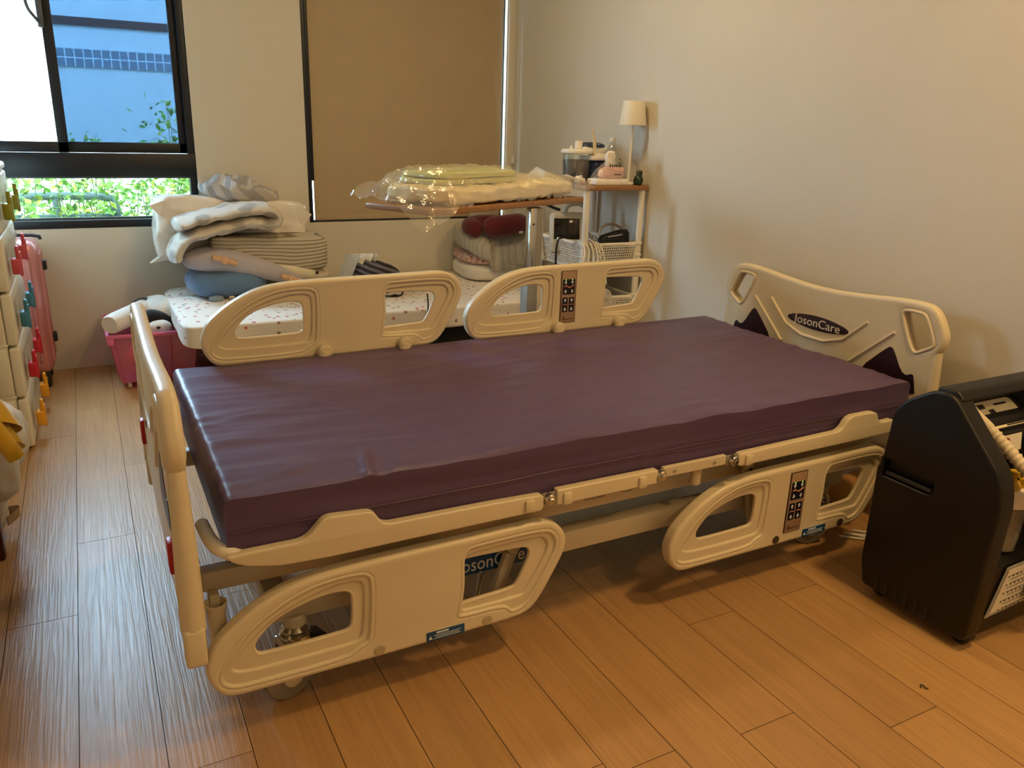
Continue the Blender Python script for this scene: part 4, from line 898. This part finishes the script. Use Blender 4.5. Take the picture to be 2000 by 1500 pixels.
CX, CY0, CY1 = -.288, 3.315, 3.96
t = thing('drawer_tower', 'tall cream plastic drawer tower with coloured handles at the left edge', 'drawers', (-.5, (CY0+CY1)/2, 0))
b = MB(); b.bb(-.72, CX-.022, CY0, CY1, .012, 1.0, 'cream', .008)
for i in range(5):
    z = .012+i*.198
    for x in (-.36, -.46, -.6): b.bb(x, x+.045, CY0-.006, CY0+.01, z+.012, z+.188, 'cream', .004)
    b.bb(-.722, CX-.018, CY0-.003, CY1+.003, z, z+.008, 'cream', .003)
b.build('carcass', t)
b = MB(); b.bb(-.73, CX+.015, CY0-.008, CY1+.008, 1.0, 1.03, 'whitepaint', .012, 3); b.build('top_cover', t)
for i, k in enumerate(('kyel', 'kred', 'kblue', 'kpink', 'kgreen')):
    z0 = .014+i*.198; z1 = z0+.188
    d = MB(); d.bb(CX-.02, CX+.014, CY0, CY1, z0, z1, 'cream', .008, 3); d.bb(CX-.03, CX-.012, CY0+.012, CY1-.012, z0+.01, z1-.01, 'cream'); dr = d.build('drawer', t)
    g = MB(); g.grid(6, 24, lambda u, v: Vector((CX+.0165+math.sin((.06+.88*v)*PI)**.5*.0135, CY0+.05+(CY1-CY0-.1)*v, z0+.05+.11*u)), 'drawglass'); g.build('clear_front', dr, weld=False)
    for y in (CY0+.13, CY1-.14):
        h = MB(); h.box((CX+.038, y, z0+.072), (.03, .055, .058), k, .008, 3); h.box((CX+.047, y, z0+.118), (.013, .03, .055), k, .006, 3); h.box((CX+.052, y, z0+.08), (.01, .03, .09), k, .004); h.build('handle', dr)

# things at the left edge of the frame
t = thing('yellow_bag', 'yellow cloth hanging at the left edge in front of the drawer tower', 'cloth', (-.33, 2.4, .5))
def yc(off):
    def g(u, v):
        x = -.632+.375*u+.03*math.sin(v*3); z = .655-.04*math.sin(u*6)-.02; p = Vector((x, 2.28+.22*v, z-.10*u**2+.03*math.sin(u*9+v*3)-.16*max(0, u-.55)/.45*(.55+.45*v)+off)); p.x += .02*math.sin(v*7)*u; return p
    return g
b = MB(); b.grid(30, 20, yc(0), 'ycloth'); b.grid(30, 20, yc(-.05), 'ycloth'); b.build('cloth', t, weld=False)
b = MB(); b.tube([yc(-.03)(i/20, .5)+Vector((0, -.11, -.0)) for i in range(21)], .022, 'ycloth', 10); b.build('thick_hem', t)
def bagg(c, d, m, n, l, seed):
    o = soft(c, d, m, 3, 20, amp=.035, ns=9, seed=seed); return tag(o.build(n, loc=(c[0], c[1], c[2]-d[2]/2)), l, 'bag')
bagg((-.40, 2.62, .285), (.31, .28, .30), 'milk', 'plastic_bag', 'large milky plastic bag hanging below the yellow cloth', 61)
t = thing('shopping_bag', 'limp white plastic bag on the floor behind the red-brown post', 'bag', (-.37, 2.58, 0))
soft((-.395, 2.6, .085), (.18, .16, .165), 'milk', 2.4, 14, amp=.02, seed=62).build('bag_body', t)
b = MB(); b.grid(16, 3, lambda u, v: Vector((-.315+.03*math.sin(u*PI), 2.60-.04+.08*u, .05+.028*v+.012*math.sin(u*PI))), 'cord'); b.grid(16, 3, lambda u, v: Vector((-.312+.03*math.sin(u*PI), 2.60-.04+.08*u, .05+.028*v+.012*math.sin(u*PI))), 'cord'); b.build('webbing_loop', t, weld=False)
t = thing('side_table', 'dark red-brown wooden table of which one leg shows at the left edge', 'table', (-.5, 2.35, 0))
MB().bb(-.36, -.318, 2.44, 2.48, 0, .22, 'dkwood', .005).build('leg', t)
for x, y in ((-.36, 2.14), (-.64, 2.14), (-.64, 2.44)): MB().bb(x, x+.042, y, y+.04, 0, .22, 'dkwood', .005).build('leg', t)
MB().bb(-.66, -.316, 2.12, 2.485, .22, .245, 'dkwood', .005).build('table_top', t)

# ------------------------------------------------------------------ oxygen concentrator
OX0, OX1 = 1.81, 2.215
t = thing('oxygen_concentrator', 'black oxygen concentrator on castors in the right foreground', 'medical device', (2.0, 1.1, 0))
side = rpoly([(-1.268, .03), (-1.283, .10, .01), (-1.286, .385, .01), (-1.276, .392, .004), (-1.266, .545, .03), (-1.238, .585, .02), (-1.165, .634, .03), (-1.115, .634, .025), (-.965, .475, .05), (-.948, .40, .05), (-.962, .03, .02)], .015)
TX = lambda x: Matrix(((0, 0, -1, x), (-1, 0, 0, 0), (0, 1, 0, 0), (0, 0, 0, 1)))
b = MB()
slot = rpoly([(-1.268, .362), (-1.268, .412), (-1.12, .412, .024), (-1.12, .362, .024)], .006)
b.panel([side, slot], TX(OX0+.03), .06, 'conc', .008, 5)
b.panel([side], TX(OX1-.03), .06, 'conc', .012, 5)
b.build('side_panel', t)
b = MB(); b.bb(OX0+.04, OX1-.04, 1.09, 1.275, .04, .56, 'conc', .02, 3)
b.panel([[(-1.27, .035), (-1.27, .232), (-.985, .232), (-.964, .222), (-.974, .035)]], TX((OX0+OX1)/2), OX1-OX0-.06, 'conc', .01)
b.panel([[(-1.25, .46), (-1.25, .578), (-1.175, .578), (-1.075, .515), (-1.075, .46)]], TX((OX0+OX1)/2), OX1-OX0-.08, 'conc', .008)
b.build('body', t)
b = MB(); b.panel([rpoly([(-1.176, .614), (-1.168, .641), (-1.115, .641), (-1.098, .622), (-1.104, .612)], .01)], TX((OX0+OX1)/2), OX1-OX0-.03, 'conc', .008)
b.panel([rpoly([(-1.26, .55), (-1.238, .588), (-1.165, .634), (-1.16, .60)], .014)], TX(OX0+.085), .09, 'conc', .006)
b.build('top_handle', t)
b = MB(); b.panel([slot], TX(OX0+.03), .004, 'black'); b.box((OX0+.016, 1.195, .369), (.022, .136, .012), 'concg', .004, rot=(0, R(20), 0)); b.build('side_grip', t)
b = MB()
for i in range(6): b.bb(OX0-.002, OX0+.004, 1.215-i*.03, 1.226-i*.03, .032, .075, 'black', .001)
b.build('side_vents', t)
for x in (OX0+.05, OX1-.04):
    for y in (.995, 1.235):
        c = MB(); c.cyl((x-.018, y, .026), (x+.018, y, .026), .026, 'black', bev=.006); c.box((x, y, .045), (.034, .045, .03), 'black', .006); c.build('caster', t)
nrm = Vector((0, -.75, .66)).normalized()
PT = Matrix.Translation((2.022, 1.118, .553)) @ Euler((R(34), 0, 0)).to_matrix().to_4x4()
b = MB(); b.M = PT; b.panel([rrect(-.105, .105, -.065, .06, .02)], Matrix(), .004, 'concg', .001); b.panel([rrect(-.085, .085, -.05, .045, .014)], Matrix.Translation((0, 0, .003)), .002, 'label', .0004)
b.box((-.02, .012, .0045), (.022, .012, .0006), 'ink'); b.box((.03, .03, .0045), (.05, .006, .0006), 'ink'); b.box((.02, -.02, .0045), (.07, .005, .0006), 'ink'); b.box((.03, -.034, .0045), (.08, .004, .0006), 'ink'); b.box((-.05, .03, .0045), (.03, .014, .0006), 'ink'); b.build('control_label', t)
PT2 = Matrix.Translation((2.002, 1.0525, .505)) @ Euler((R(90-8), 0, 0)).to_matrix().to_4x4()
b = MB(); b.bb(OX0+.05, OX1-.05, 1.056, 1.10, .455, .535, 'conc', .008); b.build('sticker_ledge', t)
b = MB(); b.M = PT2; b.panel([rrect(-.115, .02, -.02, .024, .002)], Matrix.Translation((0, 0, .002)), .001, 'paper'); 
for x in (-.09, -.045):
    b.tube([(x+.016*math.cos(2*PI*i/24), .002+.016*math.sin(2*PI*i/24), .0032) for i in range(24)], .0018, 'red', 6, closed=True); b.tube([(x-.011, .013, .0032), (x+.011, -.009, .0032)], .0015, 'red', 6); b.box((x, .001, .0028), (.016, .003, .0006), 'ink', rot=(0, 0, .7)); b.box((x+.002, .006, .0028), (.003, .01, .0006), 'ink')
b.panel([rrect(.04, .1, -.015, .03, .002)], Matrix.Translation((0, 0, .002)), .001, 'paper'); b.tube([(.062+.012*math.cos(i/3), .008+.012*math.sin(i/3), .003) for i in range(12)], .0015, 'ink', 6); b.build('warning_stickers', t)
b = MB(); b.M = Matrix.Translation((1.99, .966, .150)) @ Euler((R(90+4), 0, 0)).to_matrix().to_4x4()
b.panel([[(-.10, -.075), (.14, -.06), (.14, .082), (-.07, .068)]], Matrix.Translation((0, 0, .003)), .002, 'paperb'); b.panel([[(-.088, -.064), (.13, -.05), (.13, .074), (-.062, .06)]], Matrix.Translation((0, 0, .0055)), .001, 'paper')
for i in range(9):
    yy = .046-i*.0125; b.box((.03+.0*i, yy, .0064), (.16-.012*(i % 3), .0012, .0004), 'ink', rot=(0, 0, .05))
    if i % 2 == 0:
        for j in range(6): b.box((-.055+j*.017, yy-.006, .0064), (.006, .004, .0004), 'ink')
b.build('paper_sleeve', t)
t = thing('corrugated_hose', 'ivory corrugated breathing hose draped over the top of the black concentrator', 'hose', (1.95, 1.05, .5))
pts = [Vector(p) for p in ((1.868, 1.14, .612), (1.88, 1.115, .59), (1.905, 1.065, .548), (1.925, 1.005, .495), (1.945, .95, .445), (1.99, .925, .37), (2.06, .925, .32), (2.13, .93, .30))]
for _ in range(4): pts = chaikin(pts)
b = MB(); b.tube(pts, .014, 'hose', 14, rf=lambda u: .0155+.0022*math.sin(u*2*PI*48)*(0 if .2 < u < .3 else 1)); b.build('hose', t, sharp=70)
soft((1.885, 1.12, .585), (.05, .05, .03), 'film', 2.3, 8, amp=.006).build('clear_wrap', t)
t = thing('humidifier_bottle', 'clear humidifier bottle with white lid and yellow valve in the concentrator recess', 'bottle', (1.975, 1.02, .22))
HX, HY = 1.972, 1.022
MB().lathe([(.03, .0), (.038, .005), (.042, .04), (.045, .165)], (HX, HY, .233), 'pet', n=32).build('jar', t)
MB().lathe([(.034, 0), (.0395, .04), (.002, .041)], (HX, HY, .237), 'water', n=28).build('water', t)
MB().lathe([(.046, 0), (.048, .004), (.048, .04), (.044, .045), (.02, .047)], (HX, HY, .36), 'white', n=36).build('lid', t)
b = MB(); b.lathe([(.02, 0), (.022, .008), (.016, .02), (.008, .024), (.008, .032), (.014, .034), (.014, .046), (.011, .048)], (HX-.018, HY-.01, .405), 'yel', n=16); b.box((HX+.025, HY-.018, .417), (.035, .02, .022), 'yel', .004); b.cyl((HX+.006, HY-.025, .405), (HX+.008, HY-.025, .43), .004, 'yel'); b.build('valve', t)
t = soft((2.045, .945, .125), (.06, .03, .05), 'green2', 2.4, 10, amp=.006, seed=70).build('mask_fitting', loc=(2.045, .945, .1)); tag(t, 'small green mask fitting hanging in front of the paper on the concentrator', 'mask')

# under the head of the bed
b = MB(); b.lathe([(.02, 0), (.055, .0), (.06, .01), (.06, .29), (.055, .3), (.02, .3)], (2.0, 1.62, .0605), 'tan', (.98, .18, 0), 28); tag(b.build('cardboard_roll', loc=(2.15, 1.62, 0)), 'tan cardboard roll lying on the floor under the bed head', 'roll')
b = MB()
for i in range(5): b.tube([(2.02+.018*i, 1.52, .005+.008*(i % 2)), (2.08+.02*i, 1.46-.006*i, .006+.004*i), (2.16, 1.44-.012*i, .006+.004*i), (2.24, 1.47-.01*i, .006)], .0042, 'cable', 7, 3)
tag(b.build('cable_coil', loc=(2.13, 1.47, 0)), 'coil of pale cables on the floor beside the black concentrator', 'cable')
b = MB(); b.box((1.47, 1.72, .0035), (.012, .05, .003), 'film', .001, rot=(0, .1, .5)); tag(b.build('plastic_scrap', loc=(1.47, 1.72, 0)), 'tiny clear plastic scrap on the dark floor under the bed', 'scrap')
b = MB(); b.tube([(1.60, .918, .003), (1.606, .926, .004), (1.612, .92, .003), (1.607, .913, .003), (1.612, .908, .003)], .0014, 'ink', 6, 2); tag(b.build('floor_lint', loc=(1.606, .918, 0)), 'tiny dark curl of lint on the floor near the concentrator', 'lint')

# ------------------------------------------------------------------ light, sky, camera
def light(name, kind, loc, energy, col, rot=(0, 0, 0), size=None, sy=None, **k):
    d = bpy.data.lights.new(name, kind); d.energy = energy; d.color = col
    if kind == 'AREA':
        d.shape = 'RECTANGLE' if sy else 'DISK'; d.size = size
        if sy: d.size_y = sy
    o = bpy.data.objects.new(name, d); COL.objects.link(o); o.location = loc; o.rotation_euler = rot
    for a, v in k.items(): setattr(d, a, v)
    return o
for (x, y, e, c) in ((1.25, 2.75, 13, (1, .69, .32)), (1.85, .6, 23, (1, .63, .25)), (1.8, -.6, 14, (1, .70, .33))):
    light('ceiling_downlight', 'AREA', (x, y, 2.6), e, c, size=.22)
s = light('sun', 'SUN', (0, 0, 9), 60, (.74, .88, 1)); s.data.angle = R(.6); s.rotation_euler = Vector((.62, .55, -.75)).to_track_quat('-Z', 'Y').to_euler()
for (x0, x1, z0, z1) in (W1, W2):
    o = light('window_portal', 'AREA', ((x0+x1)/2, YB+TH+.03, (z0+z1)/2), 1, (1, 1, 1), (R(-90), 0, 0), x1-x0, z1-z0); o.data.cycles.is_portal = True
wd = bpy.data.worlds.new('sky'); S.world = wd; wd.use_nodes = True; wt = wd.node_tree; wt.nodes.clear()
wo = wt.nodes.new('ShaderNodeOutputWorld'); bg = wt.nodes.new('ShaderNodeBackground'); bg.inputs[0].default_value = (.52, .78, 1, 1); bg.inputs[1].default_value = 52
wt.links.new(bg.outputs[0], wo.inputs[0])
cam = bpy.data.cameras.new('camera'); co = bpy.data.objects.new('camera', cam); COL.objects.link(co)
cam.sensor_width = 36; cam.lens = 1555.36/2000*36; cam.clip_start = .02
ya, pi_, ro = .491003, .3112517, .030741
fw = Vector((math.sin(ya)*math.cos(pi_), math.cos(ya)*math.cos(pi_), -math.sin(pi_))); rt = Vector((math.cos(ya), -math.sin(ya), 0)); up = rt.cross(fw)
r2 = rt*math.cos(ro)+up*math.sin(ro); u2 = -rt*math.sin(ro)+up*math.cos(ro)
co.matrix_world = Matrix(((r2.x, u2.x, -fw.x, 0), (r2.y, u2.y, -fw.y, 0), (r2.z, u2.z, -fw.z, 1.22), (0, 0, 0, 1)))
S.camera = co
S.view_settings.view_transform = 'Standard'; S.view_settings.look = 'None'; S.view_settings.exposure = 0; S.view_settings.gamma = 1
S.view_settings.use_curve_mapping = False
S.cycles.use_denoising = True; S.cycles.max_bounces = 10; S.cycles.transparent_max_bounces = 16; S.cycles.sample_clamp_indirect = 0; S.cycles.use_guiding = True
